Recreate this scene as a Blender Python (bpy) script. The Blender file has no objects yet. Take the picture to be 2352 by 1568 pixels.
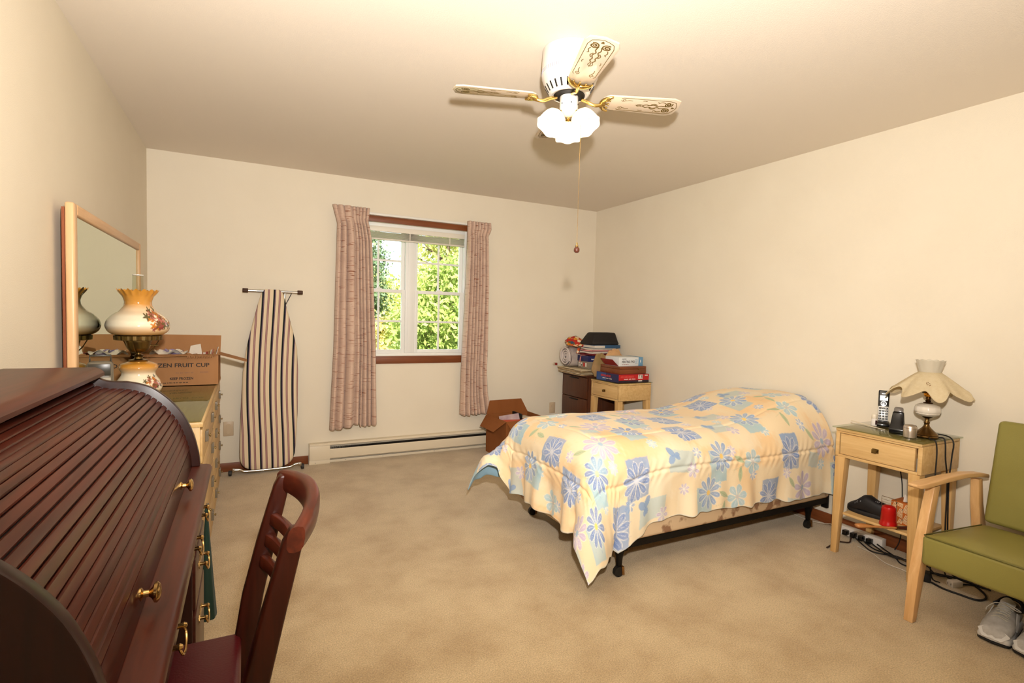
import bpy, bmesh, math, random
import numpy as np
from mathutils import Vector, Matrix

random.seed(7)
RNG = np.random.default_rng(7)
scene = bpy.context.scene
C = scene.collection
PI = math.pi

# ------------------------------------------------------------------ camera
def camera():
    yaw, pitch, roll = math.radians(27.0979), math.radians(2.69195), math.radians(1.49894)
    f = Vector((math.sin(yaw) * math.cos(pitch), math.cos(yaw) * math.cos(pitch), -math.sin(pitch)))
    r = Vector((math.cos(yaw), -math.sin(yaw), 0.0))
    u = r.cross(f)
    r2 = r * math.cos(roll) + u * math.sin(roll)
    u2 = -r * math.sin(roll) + u * math.cos(roll)
    cd = bpy.data.cameras.new('camera')
    cd.sensor_fit = 'HORIZONTAL'
    cd.sensor_width = 36.0
    cd.lens = 1194.162 / 2352.0 * 36.0
    cd.clip_start = 0.02
    cd.clip_end = 200.0
    co = bpy.data.objects.new('camera', cd)
    C.objects.link(co)
    b = -f
    co.matrix_world = Matrix(((r2.x, u2.x, b.x, 0.6498), (r2.y, u2.y, b.y, -4.6437),
                              (r2.z, u2.z, b.z, 1.2837), (0, 0, 0, 1)))
    scene.camera = co
camera()

# ------------------------------------------------------------------ world, sun, flash, exposure
world = bpy.data.worlds.new('sky')
scene.world = world
world.use_nodes = True
wn = world.node_tree.nodes
bg = wn['Background']
bg.inputs['Color'].default_value = (0.80, 0.90, 1.0, 1)
bg.inputs['Strength'].default_value = 2.6

def light(name, kind, loc, energy, color=(1, 1, 1), aim=None, **kw):
    d = bpy.data.lights.new(name, kind)
    d.energy = energy
    d.color = color
    for k, v in kw.items():
        setattr(d, k, v)
    o = bpy.data.objects.new(name, d)
    C.objects.link(o)
    o.location = loc
    if aim is not None:
        o.rotation_euler = (Vector(aim) - Vector(loc)).to_track_quat('-Z', 'Y').to_euler()
    return o

light('sun', 'SUN', (0, -10, 12), 22.0, (1.0, 0.95, 0.86), aim=(2.5, 3.5, 0), angle=0.01)
# the photographer's flash, mounted above the lens and tilted up to the ceiling
light('camera_flash', 'SPOT', (0.74, -4.62, 1.55), 480.0, (1.0, 0.952, 0.898), aim=(1.76, -2.75, 2.42),
      spot_size=math.radians(150), spot_blend=1.0, shadow_soft_size=0.035)

scene.view_settings.view_transform = 'Standard'
scene.view_settings.look = 'None'
scene.view_settings.exposure = 0.08
scene.view_settings.gamma = 1.0
scene.view_settings.use_curve_mapping = False
try:
    scene.cycles.use_denoising = True
    scene.cycles.max_bounces = 6
    scene.cycles.diffuse_bounces = 3
    scene.cycles.transmission_bounces = 4
    scene.cycles.glossy_bounces = 3
    scene.cycles.use_adaptive_sampling = True
    scene.cycles.adaptive_threshold = 0.08
    scene.cycles.transparent_max_bounces = 8
    scene.cycles.sample_clamp_indirect = 6.0
    scene.cycles.caustics_reflective = False
    scene.cycles.caustics_refractive = False
except Exception:
    pass

# ------------------------------------------------------------------ helpers: colour and materials
def lin(c):
    return tuple(((v / 255.0) / 12.92 if v / 255.0 <= 0.04045 else ((v / 255.0 + 0.055) / 1.055) ** 2.4) for v in c)

def rgba(c):
    return (*lin(c), 1.0)

MATS = {}

def mat(name, col, rough=0.5, metal=0.0, spec=0.5, coat=0.0, trans=0.0, alpha=1.0, sheen=0.0,
        var=None, bump=None, ior=1.45, sub=0.0):
    """var=(colour2, scale, (sx,sy,sz), contrast) mottles, bump=(scale, strength, (sx,sy,sz))."""
    if name in MATS:
        return MATS[name]
    m = bpy.data.materials.new(name)
    m.use_nodes = True
    nt = m.node_tree
    N, L = nt.nodes, nt.links
    p = N['Principled BSDF']
    p.inputs['Base Color'].default_value = rgba(col)
    p.inputs['Roughness'].default_value = rough
    p.inputs['Metallic'].default_value = metal
    p.inputs['Specular IOR Level'].default_value = spec
    p.inputs['Coat Weight'].default_value = coat
    p.inputs['Coat Roughness'].default_value = 0.08
    p.inputs['Transmission Weight'].default_value = trans
    p.inputs['Alpha'].default_value = alpha
    p.inputs['Sheen Weight'].default_value = sheen
    p.inputs['IOR'].default_value = ior
    if sub:
        p.inputs['Subsurface Weight'].default_value = sub
        p.inputs['Subsurface Radius'].default_value = (0.02, 0.015, 0.01)
    if var or bump:
        tc = N.new('ShaderNodeTexCoord')
    if var:
        c2, sc, st, con = var
        mp = N.new('ShaderNodeMapping'); mp.inputs['Scale'].default_value = st
        no = N.new('ShaderNodeTexNoise'); no.inputs['Scale'].default_value = sc; no.inputs['Detail'].default_value = 5
        cr = N.new('ShaderNodeValToRGB')
        cr.color_ramp.elements[0].position = 0.5 - 0.5 * con
        cr.color_ramp.elements[1].position = 0.5 + 0.5 * con
        cr.color_ramp.elements[0].color = rgba(col)
        cr.color_ramp.elements[1].color = rgba(c2)
        L.new(tc.outputs['Object'], mp.inputs['Vector']); L.new(mp.outputs['Vector'], no.inputs['Vector'])
        L.new(no.outputs['Fac'], cr.inputs['Fac']); L.new(cr.outputs['Color'], p.inputs['Base Color'])
    if bump:
        sc, stg, st = bump
        mp2 = N.new('ShaderNodeMapping'); mp2.inputs['Scale'].default_value = st
        no2 = N.new('ShaderNodeTexNoise'); no2.inputs['Scale'].default_value = sc; no2.inputs['Detail'].default_value = 3
        b = N.new('ShaderNodeBump'); b.inputs['Strength'].default_value = stg; b.inputs['Distance'].default_value = 0.01
        L.new(tc.outputs['Object'], mp2.inputs['Vector']); L.new(mp2.outputs['Vector'], no2.inputs['Vector'])
        L.new(no2.outputs['Fac'], b.inputs['Height']); L.new(b.outputs['Normal'], p.inputs['Normal'])
    MATS[name] = m
    return m

def wood(name, c1, c2, axis='y', rough=0.35, coat=0.0, scale=6.0, fine=1.0, spec=0.5):
    if name in MATS:
        return MATS[name]
    m = mat(name, c1, rough=rough, coat=coat, spec=spec)
    nt = m.node_tree; N, L = nt.nodes, nt.links; p = N['Principled BSDF']
    tc = N.new('ShaderNodeTexCoord'); mp = N.new('ShaderNodeMapping')
    s = [8.0 * fine] * 3
    s['xyz'.index(axis)] = 0.55
    mp.inputs['Scale'].default_value = s
    no = N.new('ShaderNodeTexNoise'); no.inputs['Scale'].default_value = scale; no.inputs['Detail'].default_value = 8
    no.inputs['Roughness'].default_value = 0.62; no.inputs['Distortion'].default_value = 0.4
    cr = N.new('ShaderNodeValToRGB')
    cr.color_ramp.elements[0].position = 0.33; cr.color_ramp.elements[1].position = 0.66
    cr.color_ramp.elements[0].color = rgba(c1); cr.color_ramp.elements[1].color = rgba(c2)
    L.new(tc.outputs['Object'], mp.inputs['Vector']); L.new(mp.outputs['Vector'], no.inputs['Vector'])
    L.new(no.outputs['Fac'], cr.inputs['Fac']); L.new(cr.outputs['Color'], p.inputs['Base Color'])
    b = N.new('ShaderNodeBump'); b.inputs['Strength'].default_value = 0.03; b.inputs['Distance'].default_value = 0.002
    L.new(no.outputs['Fac'], b.inputs['Height']); L.new(b.outputs['Normal'], p.inputs['Normal'])
    return m

def vcol_mat(name, rough=0.8, coat=0.0, spec=0.4, sheen=0.0, bump=None):
    m = mat(name, (200, 200, 200), rough=rough, coat=coat, spec=spec, sheen=sheen, bump=bump)
    nt = m.node_tree
    a = nt.nodes.new('ShaderNodeVertexColor'); a.layer_name = 'print'
    nt.links.new(a.outputs['Color'], nt.nodes['Principled BSDF'].inputs['Base Color'])
    return m

def clear_glass(name, tint=(245, 250, 248), gloss=0.08, rough=0.02):
    m = bpy.data.materials.new(name); m.use_nodes = True
    nt = m.node_tree; N, L = nt.nodes, nt.links
    N.remove(N['Principled BSDF'])
    t = N.new('ShaderNodeBsdfTransparent'); t.inputs['Color'].default_value = rgba(tint)
    g = N.new('ShaderNodeBsdfGlossy'); g.inputs['Roughness'].default_value = rough
    fr = N.new('ShaderNodeFresnel'); fr.inputs['IOR'].default_value = 1.5
    mx = N.new('ShaderNodeMixShader')
    ge = N.new('ShaderNodeNewGeometry'); iv = N.new('ShaderNodeMath'); iv.operation = 'SUBTRACT'; iv.inputs[0].default_value = 1.0
    mu = N.new('ShaderNodeMath'); mu.operation = 'MULTIPLY'      # reflect only where light enters the glass
    L.new(ge.outputs['Backfacing'], iv.inputs[1]); L.new(fr.outputs['Fac'], mu.inputs[0]); L.new(iv.outputs[0], mu.inputs[1])
    L.new(mu.outputs[0], mx.inputs['Fac']); L.new(t.outputs['BSDF'], mx.inputs[1]); L.new(g.outputs['BSDF'], mx.inputs[2])
    L.new(mx.outputs['Shader'], N['Material Output'].inputs['Surface'])
    MATS[name] = m
    return m

# ------------------------------------------------------------------ helpers: geometry
class G:
    def __init__(s):
        s.v = []; s.f = []
    def add(s, vs, fs):
        o = len(s.v)
        s.v.extend([tuple(p) for p in vs]); s.f.extend([tuple(i + o for i in f) for f in fs])
        return s
    def box(s, x0, x1, y0, y1, z0, z1):
        return s.add([(x0, y0, z0), (x1, y0, z0), (x1, y1, z0), (x0, y1, z0), (x0, y0, z1), (x1, y0, z1), (x1, y1, z1), (x0, y1, z1)],
                     [(3, 2, 1, 0), (4, 5, 6, 7), (0, 1, 5, 4), (1, 2, 6, 5), (2, 3, 7, 6), (3, 0, 4, 7)])
    def hexa(s, lo, hi):
        """8 corner solid from two quads (lists of 4 points, both counter-clockwise seen from above)."""
        return s.add(list(lo) + list(hi), [(3, 2, 1, 0), (4, 5, 6, 7), (0, 1, 5, 4), (1, 2, 6, 5), (2, 3, 7, 6), (3, 0, 4, 7)])
    def prism(s, poly, axis, a, b):
        n = len(poly)
        def P(p, t):
            return {'x': (t, p[0], p[1]), 'y': (p[0], t, p[1]), 'z': (p[0], p[1], t)}[axis]
        vs = [P(p, a) for p in poly] + [P(p, b) for p in poly]
        fs = [tuple(range(n))[::-1], tuple(range(n, 2 * n))] + [(i, (i + 1) % n, n + (i + 1) % n, n + i) for i in range(n)]
        return s.add(vs, fs)
    def lathe(s, prof, n=32, c=(0, 0, 0), fn=None, cap=True):
        vs = []; fs = []
        m = len(prof)
        for j, (r, z) in enumerate(prof):
            for i in range(n):
                a = 2 * PI * i / n
                rr, zz = (r, z) if fn is None else fn(j, a, r, z)
                vs.append((c[0] + rr * math.cos(a), c[1] + rr * math.sin(a), c[2] + zz))
        for j in range(m - 1):
            for i in range(n):
                k = (i + 1) % n
                fs.append((j * n + i, j * n + k, (j + 1) * n + k, (j + 1) * n + i))
        if cap:
            fs.append(tuple(range(n))[::-1]); fs.append(tuple((m - 1) * n + i for i in range(n)))
        return s.add(vs, fs)
    def tube(s, pts, r, n=8, closed=False, cap=True):
        pts = [Vector(p) for p in pts]
        m = len(pts)
        rs = r if isinstance(r, (list, tuple)) else [r] * m
        vs = []; fs = []
        t0 = (pts[1] - pts[0]).normalized()
        up = Vector((0, 0, 1)) if abs(t0.z) < 0.9 else Vector((1, 0, 0))
        nrm = t0.cross(up).normalized()
        for k in range(m):
            if closed:
                t = (pts[(k + 1) % m] - pts[k - 1]).normalized()
            else:
                t = (pts[min(k + 1, m - 1)] - pts[max(k - 1, 0)]).normalized()
            nrm = (nrm - t * nrm.dot(t)).normalized()
            bn = t.cross(nrm)
            for i in range(n):
                a = 2 * PI * i / n
                vs.append(pts[k] + (nrm * math.cos(a) + bn * math.sin(a)) * rs[k])
        for k in range(m if closed else m - 1):
            q = (k + 1) % m
            for i in range(n):
                j = (i + 1) % n
                fs.append((k * n + i, q * n + i, q * n + j, k * n + j)[::-1])
        if not closed and cap:
            fs.append(tuple(range(n))); fs.append(tuple((m - 1) * n + i for i in range(n))[::-1])
        return s.add(vs, fs)
    def ribbon(s, pts, w, th, up=(0, 0, 1)):
        """flat strip of width w (list or number) and thickness th along a path."""
        pts = [Vector(p) for p in pts]; m = len(pts); U = Vector(up)
        ws = w if isinstance(w, (list, tuple)) else [w] * m
        vs = []; fs = []
        for k in range(m):
            t = (pts[min(k + 1, m - 1)] - pts[max(k - 1, 0)]).normalized()
            sd = t.cross(U).normalized(); nn = sd.cross(t).normalized()
            for (a, b) in ((-1, -1), (1, -1), (1, 1), (-1, 1)):
                vs.append(pts[k] + sd * (a * ws[k] / 2) + nn * (b * th / 2))
        for k in range(m - 1):
            for i in range(4):
                j = (i + 1) % 4
                fs.append((k * 4 + i, k * 4 + j, k * 4 + 4 + j, k * 4 + 4 + i))
        fs.append((0, 1, 2, 3)[::-1]); fs.append(tuple((m - 1) * 4 + i for i in range(4)))
        return s.add(vs, fs)
    def ball(s, c, r, n=12, m=8, sc=(1, 1, 1)):
        prof = [(r * math.sin(PI * j / m), -r * math.cos(PI * j / m)) for j in range(m + 1)]
        prof[0] = (r * 0.02, prof[0][1]); prof[-1] = (r * 0.02, prof[-1][1])
        o = len(s.v)
        s.lathe(prof, n)
        s.v[o:] = [(c[0] + p[0] * sc[0], c[1] + p[1] * sc[1], c[2] + p[2] * sc[2]) for p in s.v[o:]]
        return s
    def grid(s, fn, nu, nv, close_u=False):
        vs = [fn(i / (nu if close_u else nu - 1), j / (nv - 1)) for j in range(nv) for i in range(nu)]
        fs = []
        for j in range(nv - 1):
            for i in range(nu if close_u else nu - 1):
                k = (i + 1) % nu
                fs.append((j * nu + i, j * nu + k, (j + 1) * nu + k, (j + 1) * nu + i))
        return s.add(vs, fs)
    def loft(s, rings, cap=True):
        n = len(rings[0])
        vs = [p for r in rings for p in r]; fs = []
        for j in range(len(rings) - 1):
            for i in range(n):
                k = (i + 1) % n
                fs.append((j * n + i, j * n + k, (j + 1) * n + k, (j + 1) * n + i))
        if cap:
            fs.append(tuple(range(n))[::-1]); fs.append(tuple((len(rings) - 1) * n + i for i in range(n)))
        return s.add(vs, fs)
    def move(s, M):
        M = M if isinstance(M, Matrix) else Matrix.Translation(M)
        s.v = [tuple(M @ Vector(p)) for p in s.v]
        return s
    def obj(s, name, material, parent=None, smooth=None, bevel=0.0, seg=2, solid=0.0, loc=None, fix=True):
        me = bpy.data.meshes.new(name)
        me.from_pydata(s.v, [], s.f)
        if bevel or fix or solid:
            bm = bmesh.new(); bm.from_mesh(me)
            if fix:
                bmesh.ops.recalc_face_normals(bm, faces=bm.faces)
            if solid:
                bmesh.ops.solidify(bm, geom=bm.faces[:], thickness=solid)
                bmesh.ops.recalc_face_normals(bm, faces=bm.faces)
            if bevel:
                ed = [e for e in bm.edges if len(e.link_faces) == 2 and e.calc_face_angle(0) > math.radians(28)]
                bmesh.ops.bevel(bm, geom=ed, offset=bevel, segments=seg, profile=0.5, affect='EDGES', clamp_overlap=True)
            bm.to_mesh(me); bm.free()
        if smooth is None:
            smooth = 35 if bevel else 0
        if smooth:
            me.polygons.foreach_set('use_smooth', [True] * len(me.polygons))
            me.set_sharp_from_angle(angle=math.radians(smooth))
        if material is not None:
            me.materials.append(material)
        o = bpy.data.objects.new(name, me)
        C.objects.link(o)
        if parent is not None:
            o.parent = parent
        if loc is not None:
            o.location = loc
        return o

def tag(o, label, cat, group=None):
    o['label'] = label; o['category'] = cat
    if group:
        o['group'] = group
    return o

def thing(name, label, cat, loc=(0, 0, 0), rotz=0.0, group=None):
    o = bpy.data.objects.new(name, None)
    o.empty_display_size = 0.05
    C.objects.link(o)
    o.location = loc; o.rotation_euler = (0, 0, rotz)
    return tag(o, label, cat, group)

def struct(o):
    o['kind'] = 'structure'
    return o

def box(name, m, parent, x0, x1, y0, y1, z0, z1, bevel=0.0, **k):
    return G().box(x0, x1, y0, y1, z0, z1).obj(name, m, parent, bevel=bevel, **k)

def copy_tree(o, parent=None):
    c = o.copy(); C.objects.link(c)
    c.parent = parent
    for ch in list(o.children):
        copy_tree(ch, c)
    return c

def lettering(name, text, size, m, parent, mtx, extrude=0.0003, align='LEFT', sx=1.0, bold=0.0):
    cu = bpy.data.curves.new('lettering', 'FONT')
    cu.body = text; cu.size = size; cu.extrude = extrude; cu.align_x = align; cu.align_y = 'CENTER'
    cu.resolution_u = 2
    cu.offset = bold
    t = bpy.data.objects.new('lettering_curve', cu); C.objects.link(t)
    dg = bpy.context.evaluated_depsgraph_get()
    me = bpy.data.meshes.new_from_object(t.evaluated_get(dg))
    bpy.data.objects.remove(t)
    me.transform(Matrix.Diagonal((sx, 1, 1, 1)))
    me.materials.clear(); me.materials.append(m)
    o = bpy.data.objects.new(name, me); C.objects.link(o)
    o.parent = parent
    o.matrix_local = mtx
    return o

def printed_line(parent, m, o, xa, ya, length, height, words, seed=0, th=0.0004):
    """a row of small print too fine to read, as word-long dashes lying on a face."""
    rg = np.random.default_rng(seed)
    w = rg.uniform(0.6, 1.4, words); gap = 0.25
    w = w / (w.sum() + gap * (words - 1)); gp = gap * w.mean()
    w = w * (1 - gp * (words - 1)) / w.sum()
    g = G(); x = 0.0
    for k in range(words):
        n = max(2, int(w[k] * length / (height * 0.75)))
        cw = w[k] * length / n
        for q in range(n):
            h0, h1 = (rg.uniform(-0.5, -0.35) * height, rg.uniform(0.3, 0.5) * height)
            x0 = x * length + q * cw
            g.box(x0 + cw * 0.12, x0 + cw * 0.88, h0, h1, 0, th)
        x += w[k] + gp
    ob = g.obj('small_print', m, parent)
    ob.matrix_local = frame(o, xa, ya)
    return ob

def frame(o, xa, ya):
    """4x4 matrix with origin o, x axis xa, y axis ya."""
    x = Vector(xa).normalized(); y = Vector(ya).normalized(); z = x.cross(y)
    return Matrix(((x.x, y.x, z.x, o[0]), (x.y, y.y, z.y, o[1]), (x.z, y.z, z.z, o[2]), (0, 0, 0, 1)))

def smooth01(t):
    t = max(0.0, min(1.0, t))
    return t * t * (3 - 2 * t)

def interp(x, xs, ys):
    return float(np.interp(x, xs, ys))

def catmull(pts, k=6):
    P = [Vector(p) for p in pts]; out = []
    for i in range(len(P) - 1):
        p0 = P[max(i - 1, 0)]; p1 = P[i]; p2 = P[i + 1]; p3 = P[min(i + 2, len(P) - 1)]
        for j in range(k):
            t = j / k
            out.append(0.5 * ((2 * p1) + (p2 - p0) * t + (2 * p0 - 5 * p1 + 4 * p2 - p3) * t * t + (3 * p1 - p0 - 3 * p2 + p3) * t ** 3))
    out.append(P[-1])
    return out
# ------------------------------------------------------------------ the room shell
W, H, YF, T = 4.01, 2.44, -5.35, 0.12
M_wall = mat('wall_paint', (235, 224, 203), rough=0.75, spec=0.3, var=((230, 218, 196), 3.0, (1, 1, 1), 0.7), bump=(260, 0.10, (1, 1, 1)))
M_ceil = mat('ceiling_paint', (236, 224, 208), rough=0.85, spec=0.2, bump=(220, 0.10, (1, 1, 1)))
M_white = mat('white_vinyl', (240, 238, 232), rough=0.4)
M_trim = wood('brown_trim_wood', (112, 58, 26), (134, 74, 36), axis='x', rough=0.45)
M_trimy = wood('brown_trim_wood_side', (112, 58, 26), (134, 74, 36), axis='y', rough=0.45)

def carpet_material():
    m = mat('carpet', (190, 160, 116), rough=0.95, spec=0.1, sheen=0.3)
    nt = m.node_tree; N, L = nt.nodes, nt.links; p = N['Principled BSDF']
    tc = N.new('ShaderNodeTexCoord')
    n1 = N.new('ShaderNodeTexNoise'); n1.inputs['Scale'].default_value = 3.4; n1.inputs['Detail'].default_value = 7; n1.inputs['Roughness'].default_value = 0.62
    n2 = N.new('ShaderNodeTexNoise'); n2.inputs['Scale'].default_value = 190; n2.inputs['Detail'].default_value = 2
    c1 = N.new('ShaderNodeValToRGB'); e = c1.color_ramp.elements
    e[0].position = 0.34; e[1].position = 0.60
    e[0].color = rgba((196, 168, 126)); e[1].color = rgba((219, 194, 152))
    c2 = N.new('ShaderNodeValToRGB'); e = c2.color_ramp.elements
    e[0].position = 0.3; e[1].position = 0.7
    e[0].color = (0.62, 0.62, 0.62, 1); e[1].color = (1, 1, 1, 1)
    mx = N.new('ShaderNodeMix'); mx.data_type = 'RGBA'; mx.blend_type = 'MULTIPLY'; mx.inputs[0].default_value = 1.0
    b = N.new('ShaderNodeBump'); b.inputs['Strength'].default_value = 0.5; b.inputs['Distance'].default_value = 0.006
    for n in (n1, n2):
        L.new(tc.outputs['Object'], n.inputs['Vector'])
    L.new(n1.outputs['Fac'], c1.inputs['Fac']); L.new(n2.outputs['Fac'], c2.inputs['Fac'])
    L.new(c1.outputs['Color'], mx.inputs[6]); L.new(c2.outputs['Color'], mx.inputs[7])
    L.new(mx.outputs[2], p.inputs['Base Color'])
    L.new(n2.outputs['Fac'], b.inputs['Height']); L.new(b.outputs['Normal'], p.inputs['Normal'])
    return m
M_carpet = carpet_material()

struct(box('floor', M_carpet, None, -T, W + T, YF - T, T, -0.06, 0.0))
struct(box('ceiling', M_ceil, None, -T, W + T, YF - T, T, H, H + 0.12))
struct(box('wall_left', M_wall, None, -T, 0, YF, 0, 0, H))
struct(box('wall_right', M_wall, None, W, W + T, YF, 0, 0, H))
struct(box('wall_front', M_wall, None, -T, W + T, YF - T, YF, 0, H))
WX0, WX1, WZ0, WZ1 = 1.435, 2.535, 0.905, 2.085
g = G()
g.box(-T, WX0, 0, T, 0, H).box(WX1, W + T, 0, T, 0, H).box(WX0, WX1, 0, T, 0, WZ0).box(WX0, WX1, 0, T, WZ1, H)
struct(g.obj('wall_back', M_wall))

# baseboards
struct(box('baseboard_back', M_trim, None, 0.0, 1.118, -0.012, 0, 0, 0.07, bevel=0.003))
struct(box('baseboard_corner', M_trim, None, 3.27, W, -0.012, 0, 0, 0.07, bevel=0.003))
struct(box('baseboard_right', M_trimy, None, W - 0.012, W, YF, -0.012, 0, 0.07, bevel=0.003))
struct(box('baseboard_left', M_trimy, None, 0, 0.012, YF, -0.012, 0, 0.07, bevel=0.003))

# window casing
struct(box('trim_1', M_trim, None, 1.36, 2.61, -0.016, 0, 2.085, 2.135, bevel=0.002))
struct(box('trim_2', M_trim, None, 1.36, 2.61, -0.016, 0, 0.838, 0.905, bevel=0.002))
struct(box('trim_3', M_trim, None, 1.37, 1.435, -0.016, 0, 0.905, 2.085, bevel=0.002))
struct(box('trim_4', M_trim, None, 2.535, 2.60, -0.016, 0, 0.905, 2.085, bevel=0.002))

# ------------------------------------------------------------------ window: two double-hung units
def window():
    w = bpy.data.objects.new('window_1', None); C.objects.link(w); struct(w)
    w.location = (0, 0, 0)
    w['label'] = 'white double window with muntin grids above the baseboard heater'
    M_pane = clear_glass('window_glass')
    fr = G()
    fr.box(WX0, WX0 + 0.03, 0.030, 0.118, WZ0, WZ1).box(WX1 - 0.03, WX1, 0.030, 0.118, WZ0, WZ1)
    fr.box(WX0 + 0.03, WX1 - 0.03, 0.030, 0.118, WZ1 - 0.03, WZ1).box(WX0 + 0.03, WX1 - 0.03, 0.030, 0.118, WZ0, WZ0 + 0.025)
    fr.obj('window_frame', M_white, w, bevel=0.002)
    box('mullion', M_white, w, 1.94, 2.03, 0.034, 0.118, WZ0 + 0.0251, WZ1 - 0.0301, bevel=0.003)
    box('stop_strip', M_white, w, 1.962, 2.008, 0.029, 0.034, WZ0 + 0.03, WZ1 - 0.03, bevel=0.002)
    for (x0, x1) in ((WX0 + 0.0302, 1.9398), (2.0302, WX1 - 0.0302)):
        for up in (0, 1):
            z0, z1 = ((WZ0 + 0.0252, 1.505), (1.475, WZ1 - 0.0302))[up]
            ya, yb = ((0.045, 0.075), (0.0755, 0.105))[up]
            st = 0.032
            rb = 0.03
            s = G()
            s.box(x0, x0 + st, ya, yb, z0, z1).box(x1 - st, x1, ya, yb, z0, z1)
            s.box(x0 + st, x1 - st, ya, yb, z0, z0 + rb).box(x0 + st, x1 - st, ya, yb, z1 - rb, z1)
            so = s.obj('sash', M_white, w, bevel=0.002)
            gx0, gx1, gz0, gz1 = x0 + st, x1 - st, z0 + rb, z1 - rb
            mx, mz = (gx0 + gx1) / 2, (gz0 + gz1) / 2
            ym = (ya + yb) / 2
            box('muntin', M_white, so, mx - 0.009, mx + 0.009, ym - 0.004, ym + 0.004, gz0, gz1, bevel=0.001)
            box('muntin', M_white, so, gx0, mx - 0.0091, ym - 0.004, ym + 0.004, mz - 0.009, mz + 0.009, bevel=0.001)
            box('muntin', M_white, so, mx + 0.0091, gx1, ym - 0.004, ym + 0.004, mz - 0.009, mz + 0.009, bevel=0.001)
            for a, b in ((gx0, mx - 0.007), (mx + 0.007, gx1)):
                for c, d in ((gz0, mz - 0.007), (mz + 0.007, gz1)):
                    G().add([(a, ym, c), (b, ym, c), (b, ym, d), (a, ym, d)], [(0, 1, 2, 3)]).obj('pane', M_pane, so, fix=False)
            if not up:
                lk = G().box(mx - 0.025, mx + 0.025, ya - 0.001, ya + 0.022, z1, z1 + 0.008)
                lk.lathe([(0.011, 0), (0.011, 0.008), (0.007, 0.012)], 12, (mx, ya + 0.011, z1 + 0.008))
                lk.obj('sash_lock', M_white, so)
window()

# mini blind pulled right up
def blind():
    t = thing('window_blind', 'cream mini blind drawn up in a stack at the window top', 'blind', (1.985, 0.021, 1.93))
    M_bl = mat('blind_slats', (222, 214, 198), rough=0.5)
    x0, x1 = -0.51, 0.51
    box('headrail', mat('blind_rail', (232, 224, 208), rough=0.45), t, x0, x1, -0.02, 0.006, 0.078, 0.122, bevel=0.003)
    for k in range(9):
        z = 0.022 + k * 0.0062
        G().add([(x0, -0.019, z), (x1, -0.019, z), (x1, -0.006, z + 0.0035), (x0, -0.006, z + 0.0035), (x1, 0.007, z), (x0, 0.007, z)],
                [(0, 1, 2, 3), (3, 2, 4, 5)]).obj('slat', M_bl, t, solid=0.0012, loc=(random.uniform(-0.002, 0.002), random.uniform(-0.001, 0.001), 0))
    box('bottom_rail', M_bl, t, x0, x1, -0.019, 0.006, 0.004, 0.019, bevel=0.003)
    for x in (-0.40, -0.02, 0.36):
        box('ladder_tape', M_bl, t, x - 0.004, x + 0.004, -0.0215, -0.0205, 0.004, 0.08)
blind()

# ------------------------------------------------------------------ outdoors
M_bark = mat('bark', (92, 74, 58), rough=0.9, var=((60, 48, 38), 9, (1, 1, 0.3), 0.6))
def leaf_mat(name, c1, c2):
    m = mat(name, c1, rough=0.6, spec=0.3, var=(c2, 1.7, (1, 1, 1), 0.5))
    nt = m.node_tree; N, L = nt.nodes, nt.links
    p = N['Principled BSDF']; out = N['Material Output']
    tr = N.new('ShaderNodeBsdfTranslucent'); mx = N.new('ShaderNodeMixShader'); mx.inputs[0].default_value = 0.35
    for l in list(p.inputs['Base Color'].links):
        L.new(l.from_socket, tr.inputs['Color'])
    L.new(p.outputs['BSDF'], mx.inputs[1]); L.new(tr.outputs['BSDF'], mx.inputs[2]); L.new(mx.outputs['Shader'], out.inputs['Surface'])
    return m

def tree(name, label, loc, h, rx, rz, zc, n, size, m, seed, long=1.0):
    rg = np.random.default_rng(seed)
    t = thing(name, label, 'tree', loc, 0, 'trees outside the window')
    G().tube([(0, 0, 0), (0.05, 0.02, h * 0.4), (0.0, 0.0, h * 0.95)], [0.12, 0.09, 0.03], 8).obj('trunk', M_bark, t, smooth=60)
    for k in range(7):
        a = rg.uniform(0, 6.28); z = zc + rg.uniform(-0.7, 0.5) * rz
        L_ = rx * rg.uniform(0.5, 0.95)
        G().tube([(0, 0, z - 0.3), (L_ * 0.5 * math.cos(a), L_ * 0.5 * math.sin(a), z), (L_ * math.cos(a), L_ * math.sin(a), z + 0.25)], [0.035, 0.022, 0.008], 6).obj('branch', M_bark, t, smooth=60)
    # clumps of leaves
    nc = 70
    cd = rg.normal(size=(nc, 3)); cd /= np.linalg.norm(cd, axis=1)[:, None]
    cr = rg.uniform(0.45, 1.0, nc) ** 0.6
    cc = cd * cr[:, None] * np.array([rx, rx, rz]) + np.array([0, 0, zc])
    idx = rg.integers(0, nc, n)
    P = cc[idx] + rg.normal(size=(n, 3)) * np.array([rx, rx, rz]) * 0.13
    d = rg.normal(size=(n, 3)); d[:, 2] -= 0.5; d /= np.linalg.norm(d, axis=1)[:, None]
    e = np.cross(d, rg.normal(size=(n, 3))); e /= np.linalg.norm(e, axis=1)[:, None]
    s = size * rg.uniform(0.6, 1.3, n)[:, None]
    V = np.stack([P, P + d * s * 0.5 * long + e * s * 0.28, P + d * s * long, P + d * s * 0.5 * long - e * s * 0.28], 1).reshape(-1, 3)
    F = np.arange(n * 4).reshape(-1, 4)
    me = bpy.data.meshes.new('foliage'); me.from_pydata(V.tolist(), [], F.tolist()); me.materials.append(m)
    o = bpy.data.objects.new('foliage', me); C.objects.link(o); o.parent = t
    o['kind'] = 'stuff'
    return t

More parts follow.
